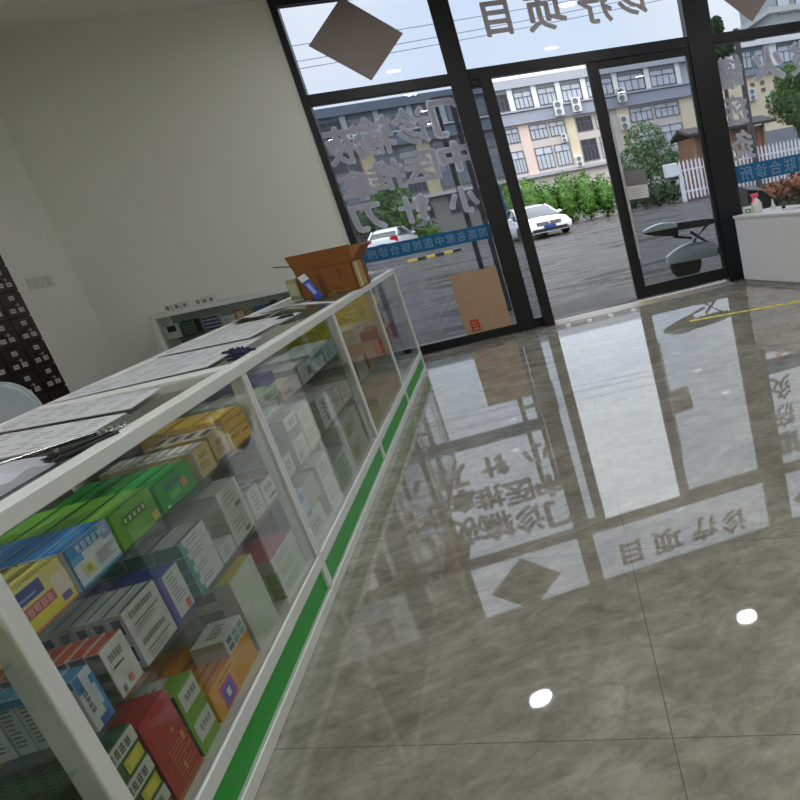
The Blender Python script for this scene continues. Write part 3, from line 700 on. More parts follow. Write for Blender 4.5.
# ---------------------------------------------------------------- things on the counter tops
ZT = 1.0245
PAPER = M('paper', (196, 196, 198), .7, var=.03)
INKM = M('print_ink', (92, 94, 102), .7)
def sheet(name_label, pts, dz=0.0, seed=1, lift=0.0, group='printed price sheets on the counter'):
    r = random.Random(seed)
    z0 = ZT + dz
    a, b, c, d = [Vector((p[0], p[1], 0)) for p in pts]     # quad, bilinear u along a->b, v along a->d
    def P(u, v, z):
        q = a * (1-u) * (1-v) + b * u * (1-v) + c * u * v + d * (1-u) * v
        return (q.x, q.y, z + lift * (u * u) * .5 + lift * math.sin(3 * v) ** 2 * .3)
    mb = MB(); n = 6
    for th in (0, .003):
        for i in range(n):
            for j in range(n):
                q = [P(i/n, j/n, z0+th), P((i+1)/n, j/n, z0+th), P((i+1)/n, (j+1)/n, z0+th), P(i/n, (j+1)/n, z0+th)]
                mb.quad(*(q if th else q[::-1]), PAPER)
    for i in range(n):
        for (u0, v0, u1, v1) in ((i/n, 0, (i+1)/n, 0), (i/n, 1, (i+1)/n, 1), (0, i/n, 0, (i+1)/n), (1, i/n, 1, (i+1)/n)):
            mb.quad(P(u0, v0, z0), P(u1, v1, z0), P(u1, v1, z0+.003), P(u0, v0, z0+.003), PAPER)
    for i in range(9):
        for j in range(6):
            u = .05 + .1 * i + r.random() * .02; v = .06 + .15 * j + r.random() * .03
            du = .042; dv = .05 + .06 * r.random()
            if r.random() < .2: continue
            z = z0 + .0036 + lift * .02
            mb.quad(P(u, v, z), P(u + du*.5, v, z), P(u + du*.5, v + dv, z), P(u, v + dv, z), INKM)
    o = mb.build('price_sheet', fix=False)
    return tag(o, name_label, 'paper sheet', group)
sheet('printed white sheet nearest the camera on the near counter', [(-1.66, 2.57), (-1.66, 2.20), (-1.185, 2.12), (-1.19, 2.41)][::-1], 0, 2)
sheet('printed white sheet just before the joint of the counters', [(-1.69, 2.90), (-1.66, 2.585), (-1.19, 2.44), (-1.225, 2.74)][::-1], .006, 3)
sheet('printed white sheet just past the joint of the counters', [(-1.70, 3.37), (-1.70, 2.99), (-1.185, 3.03), (-1.19, 3.36)][::-1], .006, 4)
sheet('second printed sheet past the joint beside the dark cloth', [(-1.70, 3.80), (-1.70, 3.39), (-1.185, 3.38), (-1.19, 3.74)][::-1], 0, 5)
sheet('third printed sheet past the joint on the far counter', [(-1.71, 4.29), (-1.71, 3.83), (-1.26, 3.79), (-1.26, 4.22)][::-1], .005, 6)
sheet('printed sheet in front of the open carton', [(-1.71, 4.80), (-1.71, 4.32), (-1.25, 4.25), (-1.24, 4.68)][::-1], 0, 7)
sheet('curled blank white sheet touching the front rail by the carton', [(-1.50, 5.30), (-1.52, 4.84), (-1.085, 4.62), (-1.08, 4.88)][::-1], .004, 8, .05)
sheet('crumpled white sheet against the foot of the carton', [(-1.66, 5.38), (-1.70, 4.90), (-1.54, 4.86), (-1.50, 5.34)][::-1], .0, 9, .03)
# dark cloth, black item, rod, plastic sleeve
mb = MB()
NAVY = M('navy_cloth', (26, 28, 62), .8, bump=.3, scale=60)
bm = bmesh.new(); bmesh.ops.create_grid(bm, x_segments=24, y_segments=10, size=.5)
for v in bm.verts:
    x, y = v.co.x, v.co.y
    v.co = Vector((x * .17, y * .08 * (1 - .5 * math.exp(-(x * 6) ** 2)), .012 + .010 * math.sin(9 * x + 5 * y) * math.cos(11 * y) + .008 * math.exp(-(x * 5) ** 2)))
ext = bmesh.ops.extrude_face_region(bm, geom=bm.faces[:])
for v in [e for e in ext['geom'] if isinstance(e, bmesh.types.BMVert)]: v.co.z = max(0.0, v.co.z - .011)
mb.bm(bm, NAVY)
o = mb.build('cloth', smooth=True, loc=(-1.155, 3.29, ZT + .001)); o.rotation_euler = (0, 0, -.95)
tag(o, 'small knotted dark navy cloth on the glass counter top', 'cloth')
o = MB().rbox(-.035, .035, -.012, .012, 0, .014, DARK, .004).prism([(-.035, 0), (-.06, .004), (-.035, .012)], 'y', -.008, .008, DARK).build('stapler', loc=(-1.25, 4.42, ZT + .01)); o.rotation_euler = (0, 0, .5)
tag(o, 'small black stapler lying on the white sheets near the carton', 'stapler')
o = MB().rbox(-.06, .06, -.10, .10, 0, .012, DARK, .004).rbox(-.05, .05, -.09, .09, .012, .016, M('black_gloss', (16, 16, 18), .15), .002).lathe([(.006, .016), (.006, .02), (.001, .021)], STEEL, 12, c=(.0, -.02)).build('black_case', loc=(-1.15, 2.01, ZT + .001)); o.rotation_euler = (0, 0, -.3)
tag(o, 'flat black case partly under the nearest printed sheet', 'case')
rd = thing('metal_rod', 'thin silver rod with a coiled end across the near counter', 'rod', (0, 0, 0))
MB().tube([(-1.30, 1.93, ZT + .022), (-1.115, 2.085, ZT + .022)], .0035, STEEL, 8).build('shaft', rd, smooth=True)
MB().tube([(-1.115 + .009 * math.cos(t * .9) + .0012 * t, 2.085 + .0022 * t, ZT + .016 + .006 * math.sin(t * .9)) for t in range(34)], .002, STEEL, 6).build('coil', rd, smooth=True)
SLV = film('clear_sleeve', (226, 228, 236), .62, .2)
mb = MB()
bm = bmesh.new(); bmesh.ops.create_grid(bm, x_segments=26, y_segments=26, size=.5)
for v in bm.verts:
    x, y = v.co.x, v.co.y
    v.co = Vector((x * .42, y * .50, .016 + .006 * math.sin(14 * x + 9 * y) + .005 * math.sin(23 * y - 8 * x)))
ext = bmesh.ops.extrude_face_region(bm, geom=bm.faces[:])
for v in [e for e in ext['geom'] if isinstance(e, bmesh.types.BMVert)]: v.co.z = .0005
mb.bm(bm, SLV)
o = mb.build('plastic_sleeve', smooth=True, loc=(-1.33, 1.70, ZT + .001))
tag(o, 'glossy clear plastic sleeve at the near left of the counter top', 'plastic sleeve')
# open carton
CB = M('cardboard', (122, 76, 30), .8, var=.1, scale=14)
CBI = M('cardboard_inside', (132, 84, 38), .85, var=.08, scale=10)
CBD = M('carton_print', (96, 60, 30), .8)
ct = thing('open_carton', 'brown open cardboard carton with raised flaps on the counter', 'carton', (-1.225, 5.75, 1.031), .0)
t = .005; hx, hy, hz = .185, .25, .20
mb = MB().box(-hx, hx, -hy, -hy + t, 0, hz, CB).box(-hx, hx, hy - t, hy, 0, hz, CB).box(-hx, -hx + t, -hy, hy, 0, hz, CB).box(hx - t, hx, -hy, hy, 0, hz, CB).box(-hx, hx, -hy, hy, 0, t, CB)
mb.box(-.06, -.02, -hy - .0006, -hy, .02, .16, CBD).box(.08, .10, -hy - .0006, -hy, .10, .17, CBD).box(.02, .07, -hy - .0006, -hy, .035, .05, CBD).box(.12, .135, -hy - .0006, -hy, .1, .13, CBD)
mb.build('body', ct)
def flap(nm, pts):
    a, b, c, d = [Vector(p) for p in pts]
    n = (b - a).cross(d - a).normalized() * .004
    mb = MB(); mb.add([a, b, c, d, a + n, b + n, c + n, d + n], [(0, 1, 2, 3), (7, 6, 5, 4), (0, 1, 5, 4), (1, 2, 6, 5), (2, 3, 7, 6), (3, 0, 4, 7)], CBI)
    mb.build(nm, ct)
flap('flap', [(-hx, -hy, hz), (hx, -hy, hz), (hx + .03, -hy - .03, hz + .115), (-hx - .02, -hy - .03, hz + .11)])
flap('flap', [(hx, -hy, hz), (hx, hy, hz), (hx + .09, hy - .05, hz + .10), (hx + .09, -hy + .05, hz + .10)])
flap('flap', [(-hx, -hy, hz), (-hx, hy, hz), (-hx + .05, hy - .02, hz - .12), (-hx + .05, -hy + .02, hz - .12)])
flap('flap', [(-hx, hy, hz), (hx, hy, hz), (hx, hy + .06, hz + .10), (-hx, hy + .06, hz + .10)])
mb = MB()
for k, (y, c) in enumerate(((-.19, (196, 150, 40)), (-.11, (214, 206, 190)), (-.03, (200, 160, 50)), (.06, (186, 150, 60)))):
    mb.box(hx, hx + .002, y - .03, y + .03, .01, .19, M('packing_label_%d' % k, c, .4))
mb.build('packing_label', ct)
tb = thing('toothpaste_box', 'slim blue and white box leaning on the front of the carton', 'box', (-1.275, 5.30, 1.031), 0)
T = Matrix.Rotation(-.42, 4, 'Y') @ Matrix.Rotation(.0, 4, 'X')
T = Matrix.Translation((.02, 0, .0)) @ Matrix.Rotation(math.radians(-22), 4, 'Y')
MB().rbox(-.022, .022, -.018, .018, 0.01, .19, M('slim_box_blue', (46, 74, 176), .4), .002, 1, T).build('box_body', tb)
MB().box(-.0225, .0225, -.0186, .0186, .15, .192, M('slim_box_white', (214, 216, 222), .4), T).box(-.012, .012, -.0192, -.018, .05, .13, M('slim_box_pale', (150, 170, 220), .4), T).build('white_end', tb)
o = MB().tube([(-1.56, 5.62, 1.29), (-1.40, 5.60, 1.262)], .004, M('chopstick_wood', (92, 84, 70), .6), 8).build('stick')
tag(o, 'thin wooden stick poking out past the left edge of the carton', 'stick')
o = MB().rbox(-.035, .035, -.05, .05, 0, .15, M('pale_green_pack', (150, 160, 120), .5), .004).box(-.03, .03, -.0515, -.05, .03, .12, M('pack_panel', (190, 190, 150), .5)).build('small_packet', loc=(-1.52, 5.80, 1.031))
tag(o, 'small pale green packet standing behind the left of the carton', 'packet')
mb = MB(); WP = film('white_plastic', (226, 230, 230), .75, .35)
rr = random.Random(4)
for k in range(7):
    p = [Vector((-1.32 + .3 * rr.random(), 6.55 + .6 * rr.random(), 1.035))]
    for q in range(9): p.append(p[-1] + Vector(((rr.random() - .5) * .08, .045, (rr.random() - .47) * .03)))
    for v in p: v.z = min(1.10, max(1.038, v.z)); v.y = min(v.y, 7.3); v.x = min(-1.06, max(-1.66, v.x))
    mb.tube(p, .008, WP, 6)
mb.ball((-1.2, 6.75, 1.056), .05, WP, 3, (1.6, 2.2, .45), .1)
o = mb.build('plastic_strapping', smooth=True)
tag(o, 'tangle of white plastic strapping behind the carton on the counter end', 'plastic strapping')
mb = MB()
rr = random.Random(6); RA = M('raffia', (150, 120, 40), .7)
for k in range(14):
    p0 = Vector((-1.10 - .12 * rr.random(), 5.28 + .18 * rr.random(), 1.034)); mb.tube([p0, p0 + Vector((.03 * rr.random(), -.04 * rr.random(), .03)), p0 + Vector((.08 * (rr.random() - .5), .06 * (rr.random() - .6), .012))], .0022, RA, 5)
o = mb.build('packing_straw'); tag(o, 'tuft of yellow packing straw at the foot of the carton', 'packing straw', kind='stuff')
# back counter contents and the small packs on its top
YBK = 7.965
def bitem(name, label, cat, x0, x1, z, h, dpt, body, prints=(), dy=0.0, group=None):
    me = box_mesh(name, x1 - x0, h, dpt, body, None, None, prints)
    return put(me, label, (x0, YBK + dy, z), math.radians(-90), group, name, cat)
g = 'packs on the glass shelf of the back counter'
bitem('medicine_box', 'white and black pack at the left end of the back counter shelf', 'medicine box', -3.335, -3.20, .7705, .13, .1, (206, 208, 204), [('F', .25, .5, .8, .95, (40, 44, 42))], group=g)
bitem('medicine_box', 'dark green patterned pack on the back counter shelf', 'medicine box', -3.18, -3.05, .7705, .14, .12, (44, 66, 50), [('F', .1 + .22*i, .1 + .22*j, .24 + .22*i, .26 + .22*j, (110, 130, 110)) for i in range(4) for j in range(4)], group=g)
for k in range(4): bitem('medicine_box', 'navy striped flat pack on the back counter shelf, %s of its stack' % ('bottom', 'second up', 'third up', 'top')[k], 'medicine box', -2.985, -2.845, .7705 + k * .035, .0335, .12, (190, 194, 200), [('F', 0, .3, 1, .85, (44, 50, 96))], group=g)
bitem('medicine_box', 'white pack right of the navy striped stack', 'medicine box', -2.83, -2.70, .7705, .11, .1, (200, 202, 198), lines('F', .2, .2, .8, .8, 4, (130, 134, 130)), group=g)
bitem('medicine_box', 'cream pack with a red frame on the back counter shelf', 'medicine box', -2.69, -2.60, .7705, .15, .1, (206, 190, 160), [('F', 0, 0, .12, 1, (170, 80, 60)), ('F', .88, 0, 1, 1, (170, 80, 60)), ('F', 0, .88, 1, 1, (170, 80, 60))], group=g)
bitem('medicine_box', 'olive pack beside the red framed one', 'medicine box', -2.585, -2.53, .7705, .12, .1, (130, 134, 90), group=g)
bitem('medicine_box', 'blue pack on the back counter shelf', 'medicine box', -2.51, -2.40, .7705, .14, .1, (46, 86, 140), [('F', .1, .5, .9, .9, (60, 110, 170))], group=g)
for i, x in enumerate((-2.34, -2.215, -2.09)):
    o = MB().lathe([(.05, 0), (.054, .01), (.054, .12), (.045, .145), (.03, .15), (.03, .165), (.001, .167)], M('dark_jar', (46, 40, 38), .3), 18).box(-.03, .03, -.0555, -.053, .03, .1, M('jar_label', (150, 140, 130), .6)).build('jar', smooth=True, loc=(x, YBK + .08, .7705))
    tag(o, 'dark round jar on the back counter shelf, %s from the left' % ORD[i], 'jar', 'dark jars on the back counter shelf')
for i, x in enumerate((-3.24, -3.16, -3.09, -2.97, -2.91, -2.85)):
    o = MB().rbox(-.028, .028, -.02, .02, 0, .06 + .008 * (i % 3), M('tiny_pack_white', (214, 214, 210), .5), .003).box(-.014, .014, -.0212, -.02, .015, .05, M('tiny_pack_print', (120, 124, 124), .5)).build('small_packet', loc=(x, YBK + .06, 1.031))
    tag(o, 'tiny white packet on top of the back counter, %s from the left' % ORD[i], 'packet', 'tiny packets on the back counter top')
bitem('medicine_box', 'reddish carton on the floor of the back counter', 'medicine box', -3.33, -3.05, .1985, .29, .16, (150, 84, 74), dy=.02)
bitem('medicine_box', 'grey carton on the floor of the back counter', 'medicine box', -3.02, -2.5, .1985, .22, .16, (120, 124, 118), dy=.02)

# ---------------------------------------------------------------- herb cabinet, switch, chair
HB = M('dark_walnut', (24, 11, 10), .35, var=.25, scale=5)
HBE = M('dark_walnut_edge', (18, 9, 8), .4, var=.2, scale=5)
LBL = M('drawer_label', (176, 174, 170), .6)
KNB = M('brass_knob', (150, 140, 120), .35, metal=.6)
cx0, cx1, cy0, cy1 = XL + .005, -3.583, 5.60, 6.657
hc = thing('herb_cabinet', 'dark brown herb cabinet with many small labelled drawers by the wall', 'cabinet', (0, 0, 0))
MB().rbox(cx0, cx1 - .012, cy0, cy1, 0.0, 2.05, HBE, .004, 1).build('carcass', hc)
cw = (cy1 - cy0) / 4; rh = .193
for r_ in range(9):
    for c_ in range(4):
        yc = cy1 - cw * (c_ + .5) - .0; zc = .215 + rh * r_
        dw = MB().rbox(cx1 - .02, cx1, yc - cw/2 + .004, yc + cw/2 - .004, zc - rh/2 + .004, zc + rh/2 - .004, HB, .003, 1).build('drawer', hc)
        MB().lathe([(.006, 0), (.006, .012), (.013, .016), (.013, .022), (.004, .026)], KNB, 12, Matrix.Translation((cx1, yc, zc - .005)) @ Matrix.Rotation(math.pi / 2, 4, 'Y')).build('knob', dw, smooth=True)
        if r_ >= 3:
            for (dy, dz) in ((0, .052), (-.05, -.042), (.05, -.042)):
                MB().box(cx1, cx1 + .0012, yc + dy - .031, yc + dy + .031, zc + dz - .016, zc + dz + .016, LBL).box(cx1 + .0012, cx1 + .0016, yc + dy - .022, yc + dy + .022, zc + dz - .005, zc + dz + .005, M('label_ink', (130, 120, 112), .6)).build('label', dw)
sw = thing('switch_plate', 'long pale wall switch plate between cabinet and corner', 'switch', (0, 0, 0))
MB().rbox(XL, XL + .012, 7.545, 7.90, 1.472, 1.564, M('switch_plastic', (206, 206, 200), .4), .004, 2).build('plate', sw)
for k in range(4):
    MB().rbox(XL + .012, XL + .017, 7.565 + k * .083, 7.565 + k * .083 + .07, 1.487, 1.549, M('switch_plastic'), .002, 1).build('rocker', sw)
ch = thing('chair', 'chair with a rounded pale grey-blue back behind the near counter', 'chair', (-2.86, 4.5, 0), 0.0)
CHM = M('pale_chair_plastic', (172, 181, 186), .35, var=.04)
pts = []
for k in range(0, 19):
    a = math.pi * k / 18
    pts.append((.275 * (abs(math.cos(a)) ** .6) * (1 if math.cos(a) >= 0 else -1), .80 + .225 * math.sin(a) ** .8))
pts += [(-.25, .50), (.25, .50)]
bm = bmesh.new()
vs = [bm.verts.new((p[0], 0, p[1])) for p in pts]
f = bm.faces.new(vs); ex = bmesh.ops.extrude_face_region(bm, geom=[f])
for v in [e for e in ex['geom'] if isinstance(e, bmesh.types.BMVert)]: v.co.y += .05
bmesh.ops.bevel(bm, geom=[e for e in bm.edges if len(e.link_faces) == 2 and e.calc_face_angle(0) > 1], offset=.016, segments=3, affect='EDGES')
MB().bm(bm, CHM).build('backrest', ch, smooth=True)
MB().rbox(-.24, .24, -.42, .02, .43, .48, CHM, .015, 2).build('seat', ch)
for sx_ in (-.2, .2):
    MB().tube([(sx_, -.38, .43), (sx_ * 1.1, -.42, 0)], .014, STEEL, 10).build('leg', ch, smooth=True)
    MB().tube([(sx_, .025, .75), (sx_, .0, .43), (sx_ * 1.1, .08, 0)], .014, STEEL, 10).build('leg', ch, smooth=True)

# ---------------------------------------------------------------- white desk and what stands on it
dk = thing('reception_desk', 'white reception desk by the glass front at right', 'desk', (2.63, 7.965, 0), .261)
DW = M('white_laminate', (218, 215, 217), .35, var=.02)
MB().rbox(.012, .55, -1.75, -.012, .045, .765, DW, .003, 1).build('body', dk)
MB().rbox(0, .60, -1.77, 0, .765, .795, DW, .003, 1).build('desktop', dk)
MB().box(.03, .54, -1.73, -.03, 0, .045, M('desk_plinth', (150, 150, 150), .4)).build('plinth', dk)
MB().tube([(.011, -.17, .19), (.0112, -.185, .215)], .0016, M('scuff', (150, 148, 148), .6), 5).build('scuff', dk)
sp = thing('spray_bottle', 'white spray bottle with a pink trigger on the desk corner', 'spray bottle', (2.885, 7.80, .7955), .2)
sp.scale = (1.35, 1.35, 1.15)
MB().lathe([(.042, 0), (.046, .008), (.046, .085), (.03, .115), (.016, .13), (.016, .145)], M('bottle_white', (222, 222, 218), .4), 20).build('bottle', sp, smooth=True)
PK = M('pink_trigger', (238, 96, 112), .4)
MB().rbox(-.045, .03, -.012, .012, .155, .185, PK, .006).lathe([(.018, .14), (.018, .16)], PK, 16).prism([(-.03, .156), (-.018, .156), (-.03, .10), (-.04, .105)], 'y', -.006, .006, PK).build('trigger_head', sp, smooth=True)
o = MB().rbox(-.05, .05, -.03, .03, 0, .085, M('box_white', (220, 222, 218), .4), .003).box(-.035, .035, -.0312, -.03, .015, .06, M('green_logo_print', (0, 130, 80), .4)).box(-.02, .02, -.0316, -.0312, .03, .045, M('box_white')).build('small_box', loc=(2.765, 7.80, .7955)); o.rotation_euler = (0, 0, -.1)
tag(o, 'small white box with a green mark on the desk corner', 'box')
sb = thing('small_bottle', 'small white dropper bottle beside the spray bottle', 'bottle', (3.055, 7.72, .7955))
MB().lathe([(.024, 0), (.026, .004), (.026, .05), (.012, .062)], M('bottle_white'), 16).build('bottle', sb, smooth=True)
MB().lathe([(.013, .062), (.013, .085), (.006, .11), (.003, .118)], M('cap_white', (232, 232, 228), .4), 14).build('cap', sb, smooth=True)
o = MB().lathe([(.02, 0), (.022, .004), (.022, .03), (.001, .032)], DARK, 14).build('bottle_cap', smooth=True, loc=(3.10, 7.52, .7955)); tag(o, 'small black cap lying on the desk near the dropper bottle', 'cap')
o = MB().box(-.15, .15, -.105, .105, 0, .012, PAPER).box(-.15, .15, -.1056, -.105, .003, .009, M('pad_edge', (60, 120, 110), .5)).build('notepad', loc=(3.15, 7.25, .7955)); o.rotation_euler = (0, 0, .5)
tag(o, 'white notepad with a teal edge on the desk', 'notepad')
pb = thing('cardboard_sheet', 'flat brown cardboard sheet leaning on the left pane by the post', 'cardboard', (-.39, FY - .072, .101))
T = Matrix.Rotation(math.radians(-3.5), 4, 'X')
MB().box(-.258, .258, -.005, .005, 0, .68, M('brown_board', (178, 150, 122), .8, var=.04), T).build('board', pb)
MB().box(-.185, -.085, -.0062, -.005, .02, .155, M('red_seal', (190, 52, 30), .6), T).box(-.165, -.105, -.0068, -.0062, .04, .06, M('brown_board'), T).box(-.165, -.105, -.0068, -.0062, .08, .095, M('brown_board'), T).box(-.165, -.105, -.0068, -.0062, .115, .13, M('brown_board'), T).build('red_stamp', pb)
# yellow floor tapes
YT = M('yellow_tape', (222, 196, 30), .5, var=.08, scale=20)
def tape(label, a, b, wd, ticks):
    a = Vector(a); b = Vector(b); d = (b - a).normalized(); n = Vector((-d.y, d.x, 0)) * wd / 2; up = Vector((0, 0, .0012))
    mb = MB(); P = [a - n, b - n, b + n, a + n]
    mb.add([p for p in P] + [p + up for p in P], [(3, 2, 1, 0), (4, 5, 6, 7), (0, 1, 5, 4), (1, 2, 6, 5), (2, 3, 7, 6), (3, 0, 4, 7)], YT)
    o = mb.build('floor_tape')
    tag(o, label, 'floor tape')
    if ticks:
        mb = MB(); L_ = (b - a).length; k = 0.1
        while k < L_ - .1:
            p = a + d * k; q = p + d * .05
            mb.quad(p - n * .4 + up * 1.3, q - n * .4 + up * 1.3, q + n * .4 + up * 1.3, p + n * .4 + up * 1.3, M('tape_print', (120, 110, 60), .6)); k += .12
        mb.build('tape_print', o)
tape('plain yellow tape along the foot of the glass door', (1.36, 8.215, .0032), (2.05, 8.235, .0032), .05, False)
tape('long yellow printed tape on the floor in front of the desk', (1.55, 6.575, .0004), (3.15, 6.07, .0004), .065, True)

# ---------------------------------------------------------------- ceiling downlights
LENS = M('lamp_lens', (250, 252, 255), .5, emit=122.0, var=0.0)
def lamp(label, x, y):
    l = thing('ceiling_downlight', label, 'ceiling light', (x, y, CZ), 0, 'round ceiling downlights')
    MB().lathe([(.135, 0.0), (.135, -.006), (.118, -.012), (.112, -.004), (.112, 0.0)], M('lamp_trim', (226, 226, 222), .4), 28).build('trim_ring', l, smooth=True)
    MB().lathe([(.111, -.003), (.111, -.006), (.001, -.0065)], LENS, 28).build('lens', l, smooth=True)
for (x, y, s) in ((-.88, 6.61, 'round downlight over the counter side near the glass front'), (1.58, 6.75, 'round downlight near the glass door'), (4.04, 6.9, 'round downlight over the desk')):
    lamp(s, x, y)
for i, y in enumerate((4.15, 1.75, -.65, -3.0)):
    for j, x in enumerate((-3.2, -.88, 1.58, 4.04)):
        if i == 0 and j == 0: continue
        lamp('round downlight in the %s row back from the glass front, %s from the left wall' % (ORD[i + 1], ORD[j]), x, y)

# ================================================================ outside
GZ = -.05
struct('ground', MB().box(-60, 90, 8.45, 120, GZ - .2, GZ, STREET))
K = 68 / 48.0
def X(x): return x * K
def Z(z): return 1.4 + (z - 1.4) * K
BY = 68.0
WIN = M('office_window_frame', (96, 98, 104), .5)
PANEW = M('office_window_pane', (196, 200, 208), .3, var=.15, scale=.5, ior=1.3)
DPANE = M('dark_office_pane', (44, 42, 56), .12, var=.2, scale=.5)
MPANE = M('dim_office_pane', (104, 112, 124), .2, var=.2, scale=.5)
GREYW = M('grey_render', (172, 173, 180), .8, var=.05, scale=.4)
BEIGE = M('beige_render', (206, 196, 188), .8, var=.05, scale=.4)
PINKW = M('pink_render', (228, 204, 192), .8, var=.04, scale=.4)
YELW = M('yellow_render', (222, 208, 180), .8, var=.04, scale=.4)
WHITEW = M('white_render', (230, 230, 230), .8, var=.03, scale=.4)
GREYL = M('blue_grey_render', (108, 118, 130), .8, var=.05, scale=.4); BANDL = M('blue_grey_band_left', (96, 108, 121), .8, var=.05)
BEIGEL = M('dark_beige_render', (124, 121, 117), .8, var=.06, scale=.4)  # darker, greyer beige for the left wing than for the right
ob = thing('office_building', 'long three storey office block across the street with grey bands', 'building', (0, BY, 0))
bld = lambda x0, x1, y0, y1, z0, z1: (X(x0), X(x1), y0, y1, Z(z0), Z(z1))
MB().box(X(1.3), X(15.4), 0, 12, GZ, Z(8.5), BEIGE).box(X(-22), X(1.3), 0, 12, GZ, Z(8.5), BEIGEL).build('wall', ob)
MB().box(X(1.3), X(15.6), -.55, 12.2, Z(8.03), Z(8.53), M('parapet_grey', (176, 178, 186), .8, var=.05)).box(X(-22.2), X(1.3), -.55, 12.2, Z(8.03), Z(8.53), BANDL).build('parapet', ob)
MB().box(X(1.3), X(15.5), -.12, 0, Z(6.62), Z(8.03), GREYW).box(X(-22), X(1.3), -.12, 0, Z(6.62), Z(8.03), GREYL).build('top_storey_wall', ob)
MB().box(X(1.3), X(15.5), -.45, 0, Z(5.96), Z(6.62), M('band_grey', (160, 164, 176), .8, var=.05)).box(X(-22.1), X(1.3), -.45, 0, Z(5.96), Z(6.62), BANDL).build('floor_band', ob)
MB().box(X(-22.1), X(15.5), -.60, 0, Z(6.66), Z(6.76), GREYW).build('window_ledge', ob)
MB().box(X(-22.1), X(15.5), -.5, 0, Z(2.72), Z(2.90), GREYW).build('ground_ledge', ob)
pil = [-14.3, -12.4, -10.5, -8.7, -6.9, -5.05, -3.15, -1.3, .25, 1.45, 2.83, 4.32, 5.82, 7.45, 9.49, 11.62, 13.72]
for p in pil:
    MB().box(X(p - .16), X(p + .16), -.35, 0, Z(6.76), Z(8.03), WHITEW if p > 1 else M('pale_grey_pilaster', (150, 156, 164), .8)).build('pilaster', ob)
def window(x0, x1, z0, z1, n, pane=PANEW, yf=-.13, par=ob):
    f = MB(); a, b, c, d = X(x0), X(x1), Z(z0), Z(z1); t = .06
    f.box(a, b, yf - .08, yf, c, c + t, WIN).box(a, b, yf - .08, yf, d - t, d, WIN).box(a, a + t, yf - .08, yf, c, d, WIN).box(b - t, b, yf - .08, yf, c, d, WIN)
    zt = c + (d - c) * .66
    f.box(a, b, yf - .08, yf, zt - t * .5, zt + t * .5, WIN)
    for k in range(1, n): f.box(a + (b - a) * k / n - t * .5, a + (b - a) * k / n + t * .5, yf - .08, yf, c, zt if k % 2 else d, WIN)
    o = f.build('window', par)
    MB().box(a + t, b - t, yf - .03, yf - .01, c + t, d - t, pane).build('pane', o)
for i, (p, q) in enumerate(zip(pil[:-1], pil[1:])):
    window(p + .2, q - .2, 6.84, 7.82, 4, DPANE if i in (3, 9) else PANEW if i > 9 else MPANE)
YELL = M('dark_yellow_render', (176, 164, 132), .8, var=.04, scale=.4)  # darker yellow for the left wing panels
cols = [(-13.2, -12.1), (-11.9, -10.8), (-9.7, -8.55), (-8.3, -7.5), (-7.4, -6.75), (-5.75, -4.65), (-4.5, -3.45), (-2.5, -1.53), (-1.3, -.3), (.2, 1.2), (2.0, 2.78), (3.5, 4.59), (4.75, 5.74), (6.48, 7.52), (7.75, 8.7), (10.06, 11.56), (11.75, 13.4)]
for i, (a, b) in enumerate(cols):
    window(a, b, 4.95, 5.82, 4, DPANE if i in (3, 4, 13) else PANEW if i > 9 else MPANE, 0.0)
    window(a, b, 3.12, 4.45, 4, DPANE if i in (5, 6, 13) else PANEW if i > 9 else MPANE, 0.0)
    if i in (5, 6, 7, 8, 3): window(a, b, 1.5, 2.6, 3, DPANE, 0.0)
for (a, b, m) in ((-10.7, -9.8, YELL), (-6.66, -5.86, YELL), (-3.39, -2.61, YELL), (2.84, 3.44, PINKW), (5.82, 6.40, YELW), (9.18, 10.0, YELW), (13.5, 15.4, YELW), (1.3, 1.9, PINKW)):
    MB().box(X(a), X(b), -.10, 0, Z(2.9), Z(5.96), m).build('colour_panel', ob)
# air conditioners hung on the block
ACW = M('ac_casing', (222, 222, 220), .5, var=.03); ACF = M('ac_fan', (120, 122, 124), .5)
def ac(label, x, z, yf=-.45, s=1.0, by=BY):
    a = thing('air_conditioner', label, 'air conditioner', (X(x), by + yf, Z(z)), 0, 'outdoor air conditioner units on the office block')
    w_, h_ = .40 * s, .60 * s
    MB().rbox(-w_, w_, -.5, 0, -h_, h_, ACW, .03, 1).build('casing', a)
    for zz in (.29 * s, -.29 * s):
        MB().lathe([(.25 * s, 0), (.25 * s, .02), (.19 * s, .025), (.17 * s, .012), (.06 * s, .012), (.05 * s, .03), (.001, .03)], ACF, 20, Matrix.Translation((-.06 * s, -.5, zz)) @ Matrix.Rotation(math.pi / 2, 4, 'X')).build('fan_grille', a, smooth=True)
ac('white air conditioner below the top storey, left one of two in the doorway view', 5.55, 6.45, -.62)
ac('white air conditioner below the top storey, right one of two in the doorway view', 6.68, 6.50, -.62)
ac('small white air conditioner under a second storey window in the doorway view', 5.50, 4.72, -.0, .6)
ac('white air conditioner low on the block, right side of the doorway view', 6.12, 3.18, -.10, .8)
ac('white air conditioner below the top storey seen through the door glass', 9.65, 6.62, -.62)
ac('white air conditioner over the tree seen through the door glass', 9.55, 5.0, -.10)
ac('white air conditioner low on the block seen through the left pane', -6.12, 3.22, -.10, .8)
ac('white air conditioner below the top storey seen through the left pane', -6.35, 6.52, -.62, .8)
